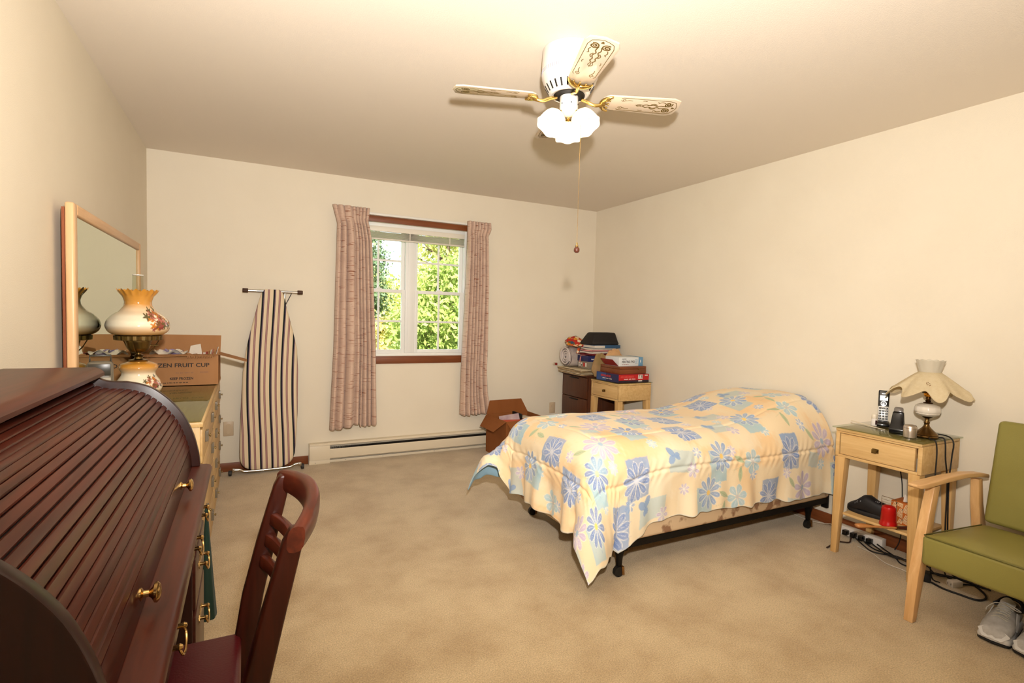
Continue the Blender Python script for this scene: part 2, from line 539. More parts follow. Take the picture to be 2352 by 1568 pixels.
ML_y = leaf_mat('leaves_yellow_green', (214, 208, 130), (178, 190, 96))
ML_g = leaf_mat('leaves_green', (176, 186, 100), (136, 158, 80))
ML_d = leaf_mat('leaves_dark', (128, 142, 104), (88, 110, 80))
ML_o = leaf_mat('leaves_autumn', (222, 190, 116), (190, 178, 96))
GZ = -0.6
struct(box('ground_outside', mat('lawn', (96, 122, 52), rough=0.95, var=((122, 138, 66), 0.8, (1, 1, 1), 0.7)), None, -30, 40, T + 0.02, 60, GZ - 0.1, GZ))
tree('leafy_tree', 'bright green tree with pointed leaves close outside the right sash', (4.05, 4.6, GZ), 3.0, 0.90, 1.05, 1.75, 11000, 0.095, ML_g, 3, 1.25)
tree('leafy_tree', 'yellow green tree rising behind the upper right panes', (5.5, 8.8, GZ), 4.8, 1.15, 1.6, 2.9, 8000, 0.12, ML_y, 4)
tree('evergreen_tree', 'dark dense evergreen behind the upper left panes', (3.15, 9.6, GZ), 4.6, 0.95, 1.7, 2.9, 9000, 0.10, ML_d, 5)
tree('autumn_tree', 'golden autumn bush behind the lower left panes', (2.55, 6.6, GZ), 2.0, 0.80, 0.75, 1.25, 8000, 0.085, ML_o, 6)
tree('evergreen_tree', 'tall dark evergreen far behind the right sash', (7.7, 12.8, GZ), 6.0, 1.25, 2.4, 3.2, 6000, 0.15, ML_d, 8)
tree('leafy_tree', 'pale green tree far behind the middle of the window', (4.4, 13.6, GZ), 5.0, 1.5, 1.7, 1.9, 6000, 0.18, ML_y, 9)
tree('autumn_tree', 'golden shrub in the gap below the green tree', (4.55, 6.7, GZ), 1.9, 0.75, 0.8, 1.0, 6000, 0.085, ML_o, 10)

# ------------------------------------------------------------------ curtains
def curtain_material():
    m = mat('slub_weave', (206, 168, 144), rough=0.9, spec=0.15, sheen=0.2)
    nt = m.node_tree; N, L = nt.nodes, nt.links; p = N['Principled BSDF']
    a = N.new('ShaderNodeAttribute'); a.attribute_name = 'cloth_uv'
    def noise(sx, sy, detail):
        mp = N.new('ShaderNodeMapping'); mp.inputs['Scale'].default_value = (sx, sy, 1)
        n = N.new('ShaderNodeTexNoise'); n.inputs['Scale'].default_value = 1.0; n.inputs['Detail'].default_value = detail
        L.new(a.outputs['Vector'], mp.inputs['Vector']); L.new(mp.outputs['Vector'], n.inputs['Vector'])
        return n
    def ramp(n, p0, p1, c0, c1):
        r = N.new('ShaderNodeValToRGB'); e = r.color_ramp.elements
        e[0].position = p0; e[1].position = p1; e[0].color = c0; e[1].color = c1
        L.new(n.outputs['Fac'], r.inputs['Fac'])
        return r
    w1 = (1, 1, 1, 1)
    slub = ramp(noise(5, 110, 2), 0.33, 0.40, rgba((190, 146, 128)), w1)
    weave = ramp(noise(24, 330, 2), 0.3, 0.7, (0.88, 0.85, 0.84, 1), w1)
    warp = ramp(noise(170, 3, 1), 0.3, 0.7, (0.90, 0.88, 0.88, 1), w1)
    base = ramp(noise(2, 9, 3), 0.35, 0.65, rgba((226, 198, 176)), rgba((215, 184, 163)))
    cur = base.outputs['Color']
    for r in (slub, weave, warp):
        mx = N.new('ShaderNodeMix'); mx.data_type = 'RGBA'; mx.blend_type = 'MULTIPLY'; mx.inputs[0].default_value = 1.0
        L.new(cur, mx.inputs[6]); L.new(r.outputs['Color'], mx.inputs[7]); cur = mx.outputs[2]
    L.new(cur, p.inputs['Base Color'])
    return m
M_curt = curtain_material()

def curtain(label, left, right, ztop, zbot, folds, tails, flip):
    """left/right: tables (z list, x list); folds: list of fold lines across 0..1."""
    t = thing('curtain', label, 'curtain', ((left[1][0] + right[1][0]) / 2, -0.07, zbot), 0, 'curtains at the window')
    ox, oz = t.location.x, zbot
    nu, nv = 150, 90
    V = []; UV = []
    zb = sorted(left[0])
    for j in range(nv):
        v = j / (nv - 1)
        for i in range(nu):
            u = i / (nu - 1)
            z0 = interp(u, tails[0], tails[1])
            z = ztop - v * (ztop - z0)
            xl = interp(z, left[0][::-1], left[1][::-1]); xr = interp(z, right[0][::-1], right[1][::-1])
            top = smooth01((z - (ztop - 0.16)) / 0.10)
            # pleats: rounded ridges between fold lines
            k = int(np.searchsorted(folds, u, side='right')) - 1
            k = max(0, min(len(folds) - 2, k))
            f = (u - folds[k]) / (folds[k + 1] - folds[k])
            wid = folds[k + 1] - folds[k]
            amp = 0.036 + 0.22 * wid
            ridge = abs(math.sin(PI * f)) ** 0.55
            wob = 0.006 * math.sin(9 * u + 5 * v) + 0.004 * math.sin(31 * u - 3 * v)
            pinch = 1 - 0.45 * math.exp(-((z - (ztop - 0.10)) / 0.035) ** 2)
            d = amp * ridge * (0.75 + 0.25 * v) * pinch * (1 - 0.25 * top) + wob * (0.3 + v)
            x = xl + (xr - xl) * (u + 0.010 * math.sin(2 * PI * (u * 5 + 0.3)) * v)
            V.append((x - ox, -d, z - oz)); UV.append((u * 0.75, z, 0))
    gg = G(); gg.v = V
    gg.f = [(j * nu + i, j * nu + i + 1, (j + 1) * nu + i + 1, (j + 1) * nu + i) for j in range(nv - 1) for i in range(nu - 1)]
    me_o = gg.obj('panel', M_curt, t, smooth=75, fix=False)
    at = me_o.data.attributes.new('cloth_uv', 'FLOAT_VECTOR', 'POINT')
    at.data.foreach_set('vector', np.array(UV, dtype=np.float32).ravel())
    md = me_o.modifiers.new('thickness', 'SOLIDIFY'); md.thickness = 0.002; md.offset = 1
    return t

curtain('pink slubbed pleated curtain hanging left of the window',
        ([2.175, 2.03, 1.6, 1.0, 0.29], [1.283, 1.322, 1.312, 1.302, 1.272]),
        ([2.175, 2.06, 1.9, 1.0, 0.29], [1.590, 1.580, 1.612, 1.652, 1.664]),
        2.178, 0.31, [0, 0.13, 0.30, 0.52, 0.62, 0.70, 0.79, 0.90, 1.0],
        ([0, 0.12, 0.45, 0.47, 0.62, 0.64, 0.95, 1.0], [0.292, 0.292, 0.318, 0.325, 0.33, 0.305, 0.312, 0.325]), 1)
curtain('narrower pink slubbed pleated curtain hanging right of the window',
        ([2.165, 2.06, 1.6, 1.0, 0.33], [2.487, 2.490, 2.480, 2.460, 2.448]),
        ([2.165, 2.10, 2.03, 1.6, 1.0, 0.76, 0.55, 0.34], [2.728, 2.735, 2.700, 2.716, 2.716, 2.708, 2.720, 2.762]),
        2.168, 0.345, [0, 0.17, 0.33, 0.44, 0.56, 0.68, 0.84, 1.0],
        ([0, 0.14, 0.3, 0.34, 0.5, 0.75, 0.9, 1.0], [0.352, 0.342, 0.342, 0.352, 0.344, 0.352, 0.345, 0.348]), 1)

def curtain_rod():
    t = thing('curtain_rod', 'white curtain rod above the window between the two curtains', 'curtain rod', (2.0, -0.03, 2.136))
    m = mat('rod_enamel', (232, 228, 218), rough=0.35)
    box('rail', m, t, -0.70, 0.72, -0.012, 0.012, 0.0, 0.02, bevel=0.003)
    for x in (-0.68, 0.0, 0.70):
        box('bracket', m, t, x - 0.01, x + 0.01, 0.0121, 0.0299, 0.002, 0.018, bevel=0.002)
curtain_rod()

# ------------------------------------------------------------------ baseboard heater
def heater():
    t = thing('baseboard_heater', 'long cream electric baseboard heater under the window', 'heater', (1.12, -0.001, 0.0))
    m = mat('heater_enamel', (226, 212, 186), rough=0.4)
    dk = mat('heater_element', (64, 56, 48), rough=0.6, metal=0.4)
    L_ = 2.14
    box('back_plate', m, t, 0.006, L_, -0.006, 0, 0.002, 0.168)
    g = G().prism([(0, 0.175), (-0.058, 0.175), (-0.062, 0.170), (-0.062, 0.158), (-0.058, 0.158), (-0.058, 0.168), (0, 0.168)], 'x', 0.0, L_)
    g.obj('top_cover', m, t, smooth=30)
    G().prism([(-0.052, 0.040), (-0.060, 0.044), (-0.064, 0.060), (-0.064, 0.118), (-0.060, 0.124), (-0.057, 0.124), (-0.057, 0.06)], 'x', 0.165, L_ - 0.006).obj('front_panel', m, t, smooth=30)
    box('end_cover', m, t, 0.0, 0.1649, -0.064, -0.006, 0.036, 0.157, bevel=0.002)
    box('end_foot', m, t, 0.0, 0.1649, -0.056, -0.006, 0.0, 0.0359, bevel=0.001)
    box('bottom_plate', m, t, 0.165, L_, -0.030, -0.006, 0.0, 0.022, bevel=0.002)
    G().tube([(0.166, -0.03, 0.085), (L_ - 0.01, -0.03, 0.085)], 0.009, 10).obj('heating_tube', dk, t, smooth=60)
    fin0 = None
    for k in range(230):
        x = 0.175 + k * 0.0083
        if fin0 is None:
            fin0 = box('fin', dk, t, 0, 0.0006, -0.052, -0.010, 0.056, 0.136, loc=(x, 0, 0))
        else:
            c = fin0.copy(); C.objects.link(c); c.parent = t; c.location = (x, 0, 0)
    for x in (0.05, 0.30, 0.62, 1.1, 1.6):
        G().lathe([(0.004, 0), (0.003, 0.002)], 10).move(Matrix.Rotation(PI / 2, 4, 'X')).obj('screw', mat('screw_metal', (170, 165, 155), rough=0.3, metal=1), t, loc=(x, -0.0300 if x > 0.2 else -0.056, 0.012))
heater()

def outlet(label, x, z):
    t = thing('wall_outlet', label, 'outlet', (x, -0.001, z))
    m = mat('outlet_plate', (206, 182, 150), rough=0.4)
    box('plate', m, t, -0.036, 0.036, -0.006, 0, 0, 0.115, bevel=0.003)
    for k in (0.034, 0.080):
        r = G().lathe([(0.017, 0), (0.016, 0.002)], 20).move(Matrix.Rotation(PI / 2, 4, 'X')).obj('receptacle', m, t, loc=(0, -0.006, k))
outlet('tan wall outlet between the dresser and the ironing board', 0.525, 0.285)
outlet('tan wall outlet beside the dark filing cabinet', 3.52, 0.285)
# ------------------------------------------------------------------ ironing board leaning on the back wall
def ironing_board():
    t = thing('ironing_board', 'folded ironing board in a striped cover leaning against the back wall', 'ironing board', (0.81, -0.13, 0.0))
    chrome = mat('chrome', (200, 196, 190), rough=0.18, metal=1.0)
    rub = mat('brown_rubber', (70, 44, 28), rough=0.6)
    dk = mat('dark_steel', (70, 66, 62), rough=0.4, metal=0.8)
    # leaning frame: z up the board, y towards the wall
    def yy(z):
        return 0.055 * (z / 1.45)
    Z = [0.035, 0.05, 0.085, 0.14, 0.23, 0.46, 0.81, 0.98, 1.12, 1.33, 1.425, 1.452]
    XL = [-0.13, -0.165, -0.195, -0.206, -0.206, -0.199, -0.184, -0.161, -0.132, -0.082, -0.055, -0.03]
    XR = [0.10, 0.14, 0.175, 0.192, 0.199, 0.212, 0.214, 0.206, 0.176, 0.123, 0.105, 0.075]
    zs = np.linspace(0.035, 1.452, 70)
    xl = np.interp(zs, Z, XL); xr = np.interp(zs, Z, XR)
    m = mat('striped_cotton', (222, 200, 168), rough=0.85, spec=0.2)
    nt = m.node_tree; N, L = nt.nodes, nt.links; p = N['Principled BSDF']
    a = N.new('ShaderNodeAttribute'); a.attribute_name = 'stripe'
    fr = N.new('ShaderNodeMath'); fr.operation = 'FRACT'
    cr = N.new('ShaderNodeValToRGB'); cr.color_ramp.interpolation = 'CONSTANT'
    stops = [(0, (226, 205, 172)), (0.10, (96, 100, 84)), (0.14, (18, 18, 26)), (0.25, (118, 96, 112)), (0.31, (52, 34, 44)),
             (0.33, (226, 205, 172)), (0.60, (110, 66, 66)), (0.63, (176, 136, 132)), (0.74, (110, 66, 66)), (0.775, (226, 205, 172))]
    e = cr.color_ramp.elements
    e[0].position = 0; e[0].color = rgba(stops[0][1]); e[1].position = stops[1][0]; e[1].color = rgba(stops[1][1])
    for q, c in stops[2:]:
        k = e.new(q); k.color = rgba(c)
    L.new(a.outputs['Fac'], fr.inputs[0]); L.new(fr.outputs[0], cr.inputs['Fac']); L.new(cr.outputs['Color'], p.inputs['Base Color'])
    g = G(); nu = 60; ST = []
    for k, z in enumerate(zs):
        for i in range(nu):
            u = i / (nu - 1)
            x = xl[k] + (xr[k] - xl[k]) * u
            edge = min(u, 1 - u) * (xr[k] - xl[k])
            puff = 0.016 * (1 - math.exp(-edge / 0.012)) * min(1, (z - 0.02) / 0.05) * min(1, (1.465 - z) / 0.04)
            g.v.append((x, yy(z) - 0.012 - puff + 0.0015 * math.sin(23 * x + 9 * z), z))
            lean = 0.018 * math.sin(3.2 * (z - 0.2)) + (0.03 * max(0, 0.3 - z)) 
            ST.append((x + lean + 0.8) / 0.081)
    n1 = len(g.v)
    g.f = [(j * nu + i, j * nu + i + 1, (j + 1) * nu + i + 1, (j + 1) * nu + i) for j in range(len(zs) - 1) for i in range(nu - 1)]
    # hem wrapping to the back
    rim = [j * nu for j in range(len(zs))] + [(len(zs) - 1) * nu + i for i in range(1, nu)] + [j * nu + nu - 1 for j in range(len(zs) - 2, -1, -1)] + [i for i in range(nu - 2, 0, -1)]
    for q in rim:
        x, y, z = g.v[q]
        g.v.append((x * 0.985, y + 0.028, z)); ST.append(ST[q])
    nr = len(rim)
    for i in range(nr):
        k = (i + 1) % nr
        g.f.append((rim[i], rim[k], n1 + k, n1 + i))
    g.f.append(tuple(n1 + i for i in range(nr)))
    o = g.obj('board_cover', m, t, smooth=60)
    at = o.data.attributes.new('stripe', 'FLOAT', 'POINT'); at.data.foreach_set('value', np.array(ST, dtype=np.float32))
    # top cross foot
    zt = 1.437
    G().tube([(-0.165, 0.05, zt), (0.225, 0.05, zt)], 0.0105, 12).obj('cross_foot', chrome, t, smooth=60)
    for s, x in ((-1, -0.168), (1, 0.228)):
        G().lathe([(0.015, -0.020), (0.0165, -0.017), (0.0165, 0.017), (0.015, 0.020)], 16).move(Matrix.Rotation(PI / 2, 4, 'Y')).obj('rubber_cap', rub, t, smooth=40, loc=(x, 0.05, zt))
    G().tube([(0.115, 0.068, zt - 0.01), (0.105, 0.07, 0.9), (-0.02, 0.07, 0.25)], 0.011, 10).obj('leg', chrome, t, smooth=60)
    G().tube([(0.165, 0.058, zt - 0.01), (0.105, 0.066, 1.30)], 0.0035, 8).obj('lock_rod', dk, t, smooth=60)
    G().tube([(-0.06, 0.066, 1.30), (0.04, 0.068, 0.7), (0.03, 0.06, 0.10)], 0.010, 10).obj('leg', chrome, t, smooth=60)
    # bottom foot
    zb = 0.034
    G().tube(catmull([(-0.255, -0.012, 0.045), (-0.20, -0.012, 0.042), (-0.165, -0.012, 0.026), (0.0, -0.012, 0.024), (0.15, -0.012, 0.028), (0.19, -0.012, 0.044), (0.235, -0.012, 0.047)], 5), 0.011, 12).obj('cross_foot', chrome, t, smooth=60)
    for x in (-0.27, 0.25):
        r = G().lathe([(0.012, -0.013), (0.0215, -0.010), (0.0225, 0.0), (0.0215, 0.010), (0.012, 0.013)], 18).move(Matrix.Rotation(PI / 2, 4, 'Y'))
        r.obj('wheel', mat('dark_rubber', (46, 42, 40), rough=0.6), t, smooth=40, loc=(x, -0.012, 0.0235))
        box('wheel_bracket', chrome, t, x - 0.004 + (0.02 if x < 0 else -0.03), x + 0.012 + (0.02 if x < 0 else -0.02), -0.03, 0.006, 0.03, 0.056, bevel=0.003)
ironing_board()

# ------------------------------------------------------------------ dresser along the left wall
M_blond = wood('blond_oak', (196, 158, 100), (216, 182, 126), axis='y', rough=0.4)
M_blondz = wood('blond_oak_upright', (196, 158, 100), (216, 182, 126), axis='z', rough=0.4)
M_brassdk = mat('antique_brass', (128, 104, 62), rough=0.32, metal=1.0)
M_brass = mat('polished_brass', (196, 162, 104), rough=0.2, metal=1.0)
M_acryl = mat('smoky_acrylic', (150, 140, 122), rough=0.12, spec=0.7, trans=0.5)
DT = 0.80
def dresser():
    t = thing('dresser', 'blond wooden dresser of four drawer rows along the left wall', 'dresser', (0.012, -2.08, 0.0))
    L_ = 1.72; D = 0.462
    b = G()
    b.box(0, D, 0, 0.02, 0.05, DT - 0.022).box(0, D, L_ - 0.02, L_, 0.05, DT - 0.022)
    b.box(0, 0.012, 0.02, L_ - 0.02, 0.05, DT - 0.022)
    b.box(0.012, D - 0.02, 0.02, L_ - 0.02, 0.05, 0.07)
    b.obj('carcass', M_blondz, t, bevel=0.002)
    box('top', M_blond, t, 0, D + 0.012, -0.006, L_ + 0.006, DT - 0.0219, DT, bevel=0.003)
    box('plinth', M_blond, t, 0.03, D - 0.02, 0.03, L_ - 0.03, 0.0, 0.0499)
    zs = [0.062, 0.245, 0.435, 0.615, 0.772]
    for r in range(4):
        for (y0, y1) in ((0.024, 0.85), (0.87, L_ - 0.024)):
            d = box('drawer', M_blond, t, D - 0.0195, D + 0.008, y0, y1, zs[r], zs[r + 1] - 0.010, bevel=0.003)
            zc = (zs[r] + zs[r + 1]) / 2 + 0.005
            for yc in (y0 + 0.22 * (y1 - y0), y0 + 0.78 * (y1 - y0)):
                pl = G().box(D + 0.0081, D + 0.020, yc - 0.028, yc + 0.028, zc - 0.024, zc + 0.024)
                po = pl.obj('pull', M_acryl, d, bevel=0.001)
                k = G().lathe([(0.004, 0), (0.004, 0.004), (0.007, 0.006), (0.007, 0.009), (0.002, 0.011)], 14).move(Matrix.Rotation(PI / 2, 4, 'Y'))
                k.obj('knob', M_brassdk, d, smooth=40, loc=(D + 0.020, yc, zc))
    return t
dresser()
tag(box('glass_sheet', clear_glass('table_glass', (228, 234, 224)), None, 0.02, 0.478, -2.078, -0.37, DT + 0.0005, DT + 0.0055, bevel=0.001),
    'sheet of plate glass covering the dresser top', 'glass sheet')

# mirror standing on the dresser against the wall
def mirror():
    t = thing('dresser_mirror', 'large framed mirror standing on the dresser against the left wall', 'mirror', (0.012, -1.38, DT + 0.006))
    y0, y1, h = -0.715, 0.70, 0.872
    fw = 0.046
    fm = wood('pale_frame_wood', (214, 170, 122), (226, 186, 140), axis='z', rough=0.35)
    fmy = wood('pale_frame_wood_rail', (206, 160, 112), (220, 178, 132), axis='y', rough=0.35)
    def bar(a, b):
        return G().box(0.022, 0.052, a[0], b[0], a[1], b[1])
    bar((y0, 0.0), (y0 + fw, h)).obj('frame_stile', fm, t, bevel=0.008, seg=3)
    bar((y1 - fw, 0.0), (y1, h)).obj('frame_stile', fm, t, bevel=0.008, seg=3)
    bar((y0 + fw, h - fw), (y1 - fw, h)).obj('frame_rail', fmy, t, bevel=0.008, seg=3)
    bar((y0 + fw, 0.0), (y1 - fw, fw)).obj('frame_rail', fmy, t, bevel=0.008, seg=3)
    mm = mat('mirror_glass', (214, 224, 206), rough=0.0, metal=1.0)
    G().add([(0.042, y0 + fw - 0.004, fw - 0.004), (0.042, y1 - fw + 0.004, fw - 0.004), (0.042, y1 - fw + 0.004, h - fw + 0.004), (0.042, y0 + fw - 0.004, h - fw + 0.004)], [(0, 1, 2, 3)]).obj('looking_glass', mm, t, fix=False)
    box('backing_board', wood('red_brown_backing', (124, 62, 32), (146, 80, 44), axis='z', rough=0.7), t, 0.0125, 0.0215, y0 + 0.004, y1 - 0.01, 0.0, h - 0.02)
mirror()

# ------------------------------------------------------------------ hurricane lamp with painted globes
def blend(c, d, k):
    return c * (1 - k[..., None]) + np.array(d) * k[..., None]

def paint(obj, cols):
    at = obj.data.color_attributes.new('print', 'FLOAT_COLOR', 'POINT')
    a = np.ones((len(cols), 4), dtype=np.float32); a[:, :3] = cols
    at.data.foreach_set('color', a.ravel())

def globe(name, prof, n, parent, amber_bands, flower_z, flower_r, fn=None):
    zs = np.array([p[1] for p in prof]); s = np.concatenate([[0], np.cumsum(np.hypot(np.diff([p[0] for p in prof]), np.diff(zs)))])
    m = 90
    ss = np.linspace(0, s[-1], m)
    pr = [(float(np.interp(q, s, [p[0] for p in prof])), float(np.interp(q, s, zs))) for q in ss]
    # smooth the profile
    for _ in range(6):
        pr = [pr[0]] + [((pr[i - 1][0] + 2 * pr[i][0] + pr[i + 1][0]) / 4, (pr[i - 1][1] + 2 * pr[i][1] + pr[i + 1][1]) / 4) for i in range(1, m - 1)] + [pr[-1]]
    g = G().lathe(pr, n, cap=False, fn=fn)
    o = g.obj(name, vcol_mat('painted_glass', rough=0.12, coat=0.4), parent, smooth=70, fix=False)
    P = np.array(g.v); ang = np.arctan2(P[:, 1], P[:, 0]); z = P[:, 2]; r = np.hypot(P[:, 0], P[:, 1])
    col = np.tile(np.array(lin((244, 230, 200))), (len(P), 1))
    amber = np.array(lin((206, 142, 52)))
    k = np.interp(z, amber_bands[0], amber_bands[1])
    col = col * (1 - k[:, None]) + amber * k[:, None]
    # sprays of small flowers
    for a0 in (math.radians(-32), math.radians(148)):
        rg = np.random.default_rng(5)
        for q in range(46):
            da = rg.normal(0.0, 0.28) ; dz = rg.normal(0, 0.22) - 0.5 * da * 0.5
            ca, cz = a0 + da, flower_z + dz * flower_r * 1.2 
            R_ = flower_r * rg.uniform(0.10, 0.24)
            d1 = (((ang - ca + PI) % (2 * PI)) - PI) * np.median(r[np.abs(z - flower_z) < 0.01]); d2 = z - cz
            dd = np.hypot(d1, d2); th = np.arctan2(d2, d1)
            w = dd - R_ * (0.7 + 0.3 * np.cos(5 * th + q))
            c = [lin((196, 120, 40)), lin((150, 70, 62)), lin((186, 110, 96)), lin((120, 80, 40)), lin((92, 84, 50))][q % 5]
            kk = np.clip((-w) / 0.0015, 0, 1)[:, None]
            col = col * (1 - kk) + np.array(c) * kk
    paint(o, col)
    return o

def hurricane_lamp():
    t = thing('hurricane_lamp', 'amber and white painted glass hurricane lamp on the dresser', 'lamp', (0.190, -1.62, DT + 0.006))
    t.scale = (0.93, 0.93, 0.985)
    # foot under the lower globe
    G().lathe([(0.075, 0), (0.08, 0.006), (0.07, 0.016), (0.055, 0.03), (0.058, 0.045)], 40).obj('foot', M_brassdk, t, smooth=45)
    lower = [(0.060, 0.045), (0.082, 0.058), (0.101, 0.083), (0.104, 0.103), (0.092, 0.130), (0.074, 0.155), (0.071, 0.168), (0.083, 0.186), (0.086, 0.197), (0.075, 0.212), (0.045, 0.222), (0.022, 0.226)]
    globe('lower_globe', lower, 160, t, ([0.045, 0.075, 0.095, 0.135, 0.165, 0.19, 0.2], [0.9, 0.75, 0.05, 0.0, 0.15, 0.85, 1.0]), 0.118, 0.06)
    G().lathe([(0.040, 0.224), (0.042, 0.230), (0.020, 0.236), (0.016, 0.244), (0.026, 0.250), (0.012, 0.257), (0.012, 0.264), (0.036, 0.272), (0.050, 0.290), (0.053, 0.312), (0.056, 0.316), (0.056, 0.324), (0.02, 0.326)], 40).obj('burner', M_brassdk, t, smooth=40)
    # pierced gallery ring
    def ringfn(j, a, r, z):
        return r * (1 + 0.018 * math.sin(26 * a) * (1 if j in (1, 2) else 0)), z
    G().lathe([(0.088, 0.326), (0.101, 0.328), (0.103, 0.348), (0.099, 0.350), (0.098, 0.332), (0.06, 0.329)], 104, fn=ringfn, cap=False).obj('gallery_ring', M_brassdk, t, smooth=30)
    for k in range(3):
        a = 2 * PI * k / 3 + 0.4
        G().tube([(0.094 * math.cos(a), 0.094 * math.sin(a), 0.328), (0.07 * math.cos(a), 0.07 * math.sin(a), 0.29), (0.04 * math.cos(a), 0.04 * math.sin(a), 0.262), (0.02 * math.cos(a), 0.02 * math.sin(a), 0.262)], 0.0025, 6).obj('support_arm', M_brassdk, t, smooth=60)
    G().tube([(0.050, 0.0, 0.30), (0.075, 0.0, 0.30), (0.088, 0.0, 0.302)], 0.003, 8).obj('wick_key', M_brassdk, t, smooth=60)
    up = [(0.090, 0.350), (0.110, 0.354), (0.130, 0.370), (0.139, 0.394), (0.133, 0.420), (0.108, 0.448), (0.078, 0.468), (0.060, 0.492), (0.058, 0.512), (0.067, 0.538), (0.084, 0.561), (0.087, 0.566)]
    def ruffle(j, a, r, z):
        k = smooth01((j - 72) / 17.0)
        return r * (1 + 0.035 * k * math.sin(16 * a)), z + 0.006 * k * math.sin(16 * a + 0.6)
    globe('shade', up, 224, t, ([0.35, 0.375, 0.40, 0.44, 0.475, 0.50, 0.57], [0.95, 0.6, 0.0, 0.0, 0.45, 0.95, 1.0]), 0.418, 0.10, fn=ruffle)
    G().lathe([(0.026, 0.33), (0.036, 0.37), (0.038, 0.42), (0.026, 0.50), (0.0235, 0.640)], 32, cap=False).obj('chimney', clear_glass('chimney_glass', (240, 240, 232)), t, smooth=60)
    G().lathe([(0.0226, 0.637), (0.0244, 0.638), (0.0244, 0.641), (0.0226, 0.642)], 32, cap=False).obj('chimney_rim', mat('rim_glass', (232, 226, 214), rough=0.15), t, smooth=60)
hurricane_lamp()

# ------------------------------------------------------------------ radio behind the desk on the dresser
def radio():
    t = thing('portable_radio', 'grey rounded portable radio on the dresser between lamp and mirror', 'radio', (0.120, -2.0, DT + 0.006), 0.1)
    t.scale = (1, 1, 1.13)
    G().box(-0.042, 0.042, -0.03, 0.03, 0, 0.225).obj('case', mat('grey_plastic', (112, 104, 88), rough=0.4), t, bevel=0.014, seg=3)
    box('front_panel', mat('dark_grey_plastic', (58, 54, 44), rough=0.3), t, -0.036, 0.036, -0.034, -0.0301, 0.175, 0.217, bevel=0.0015)
    box('speaker_panel', mat('grey_plastic_face', (150, 142, 124), rough=0.5), t, -0.036, 0.036, -0.033, -0.0301, 0.02, 0.168, bevel=0.001)
    G().lathe([(0.009, 0), (0.009, 0.006), (0.007, 0.008)], 16).move(Matrix.Rotation(PI / 2, 4, 'X')).obj('dial', mat('black_plastic', (22, 22, 22), rough=0.35), t, smooth=40, loc=(0.012, -0.033, 0.145))
    G().tube([(-0.034, 0, 0.22), (-0.034, 0, 0.245), (0.034, 0, 0.245), (0.034, 0, 0.22)], 0.004, 8).obj('handle', mat('dark_grey_plastic', (58, 54, 44)), t, smooth=50)
radio()

# ------------------------------------------------------------------ cardboard carton on the dresser
M_card = mat('cardboard', (176, 128, 86), rough=0.85, spec=0.2, var=((166, 118, 76), 14, (1, 1, 0.3), 0.6))
M_card2 = mat('brown_cardboard', (146, 88, 46), rough=0.85, spec=0.2, var=((136, 80, 40), 14, (1, 1, 0.3), 0.6))
M_ink = mat('black_ink', (40, 32, 28), rough=0.7)
M_ink2 = mat('faded_ink', (150, 108, 80), rough=0.8)
M_paper = mat('paper', (226, 214, 196), rough=0.8)

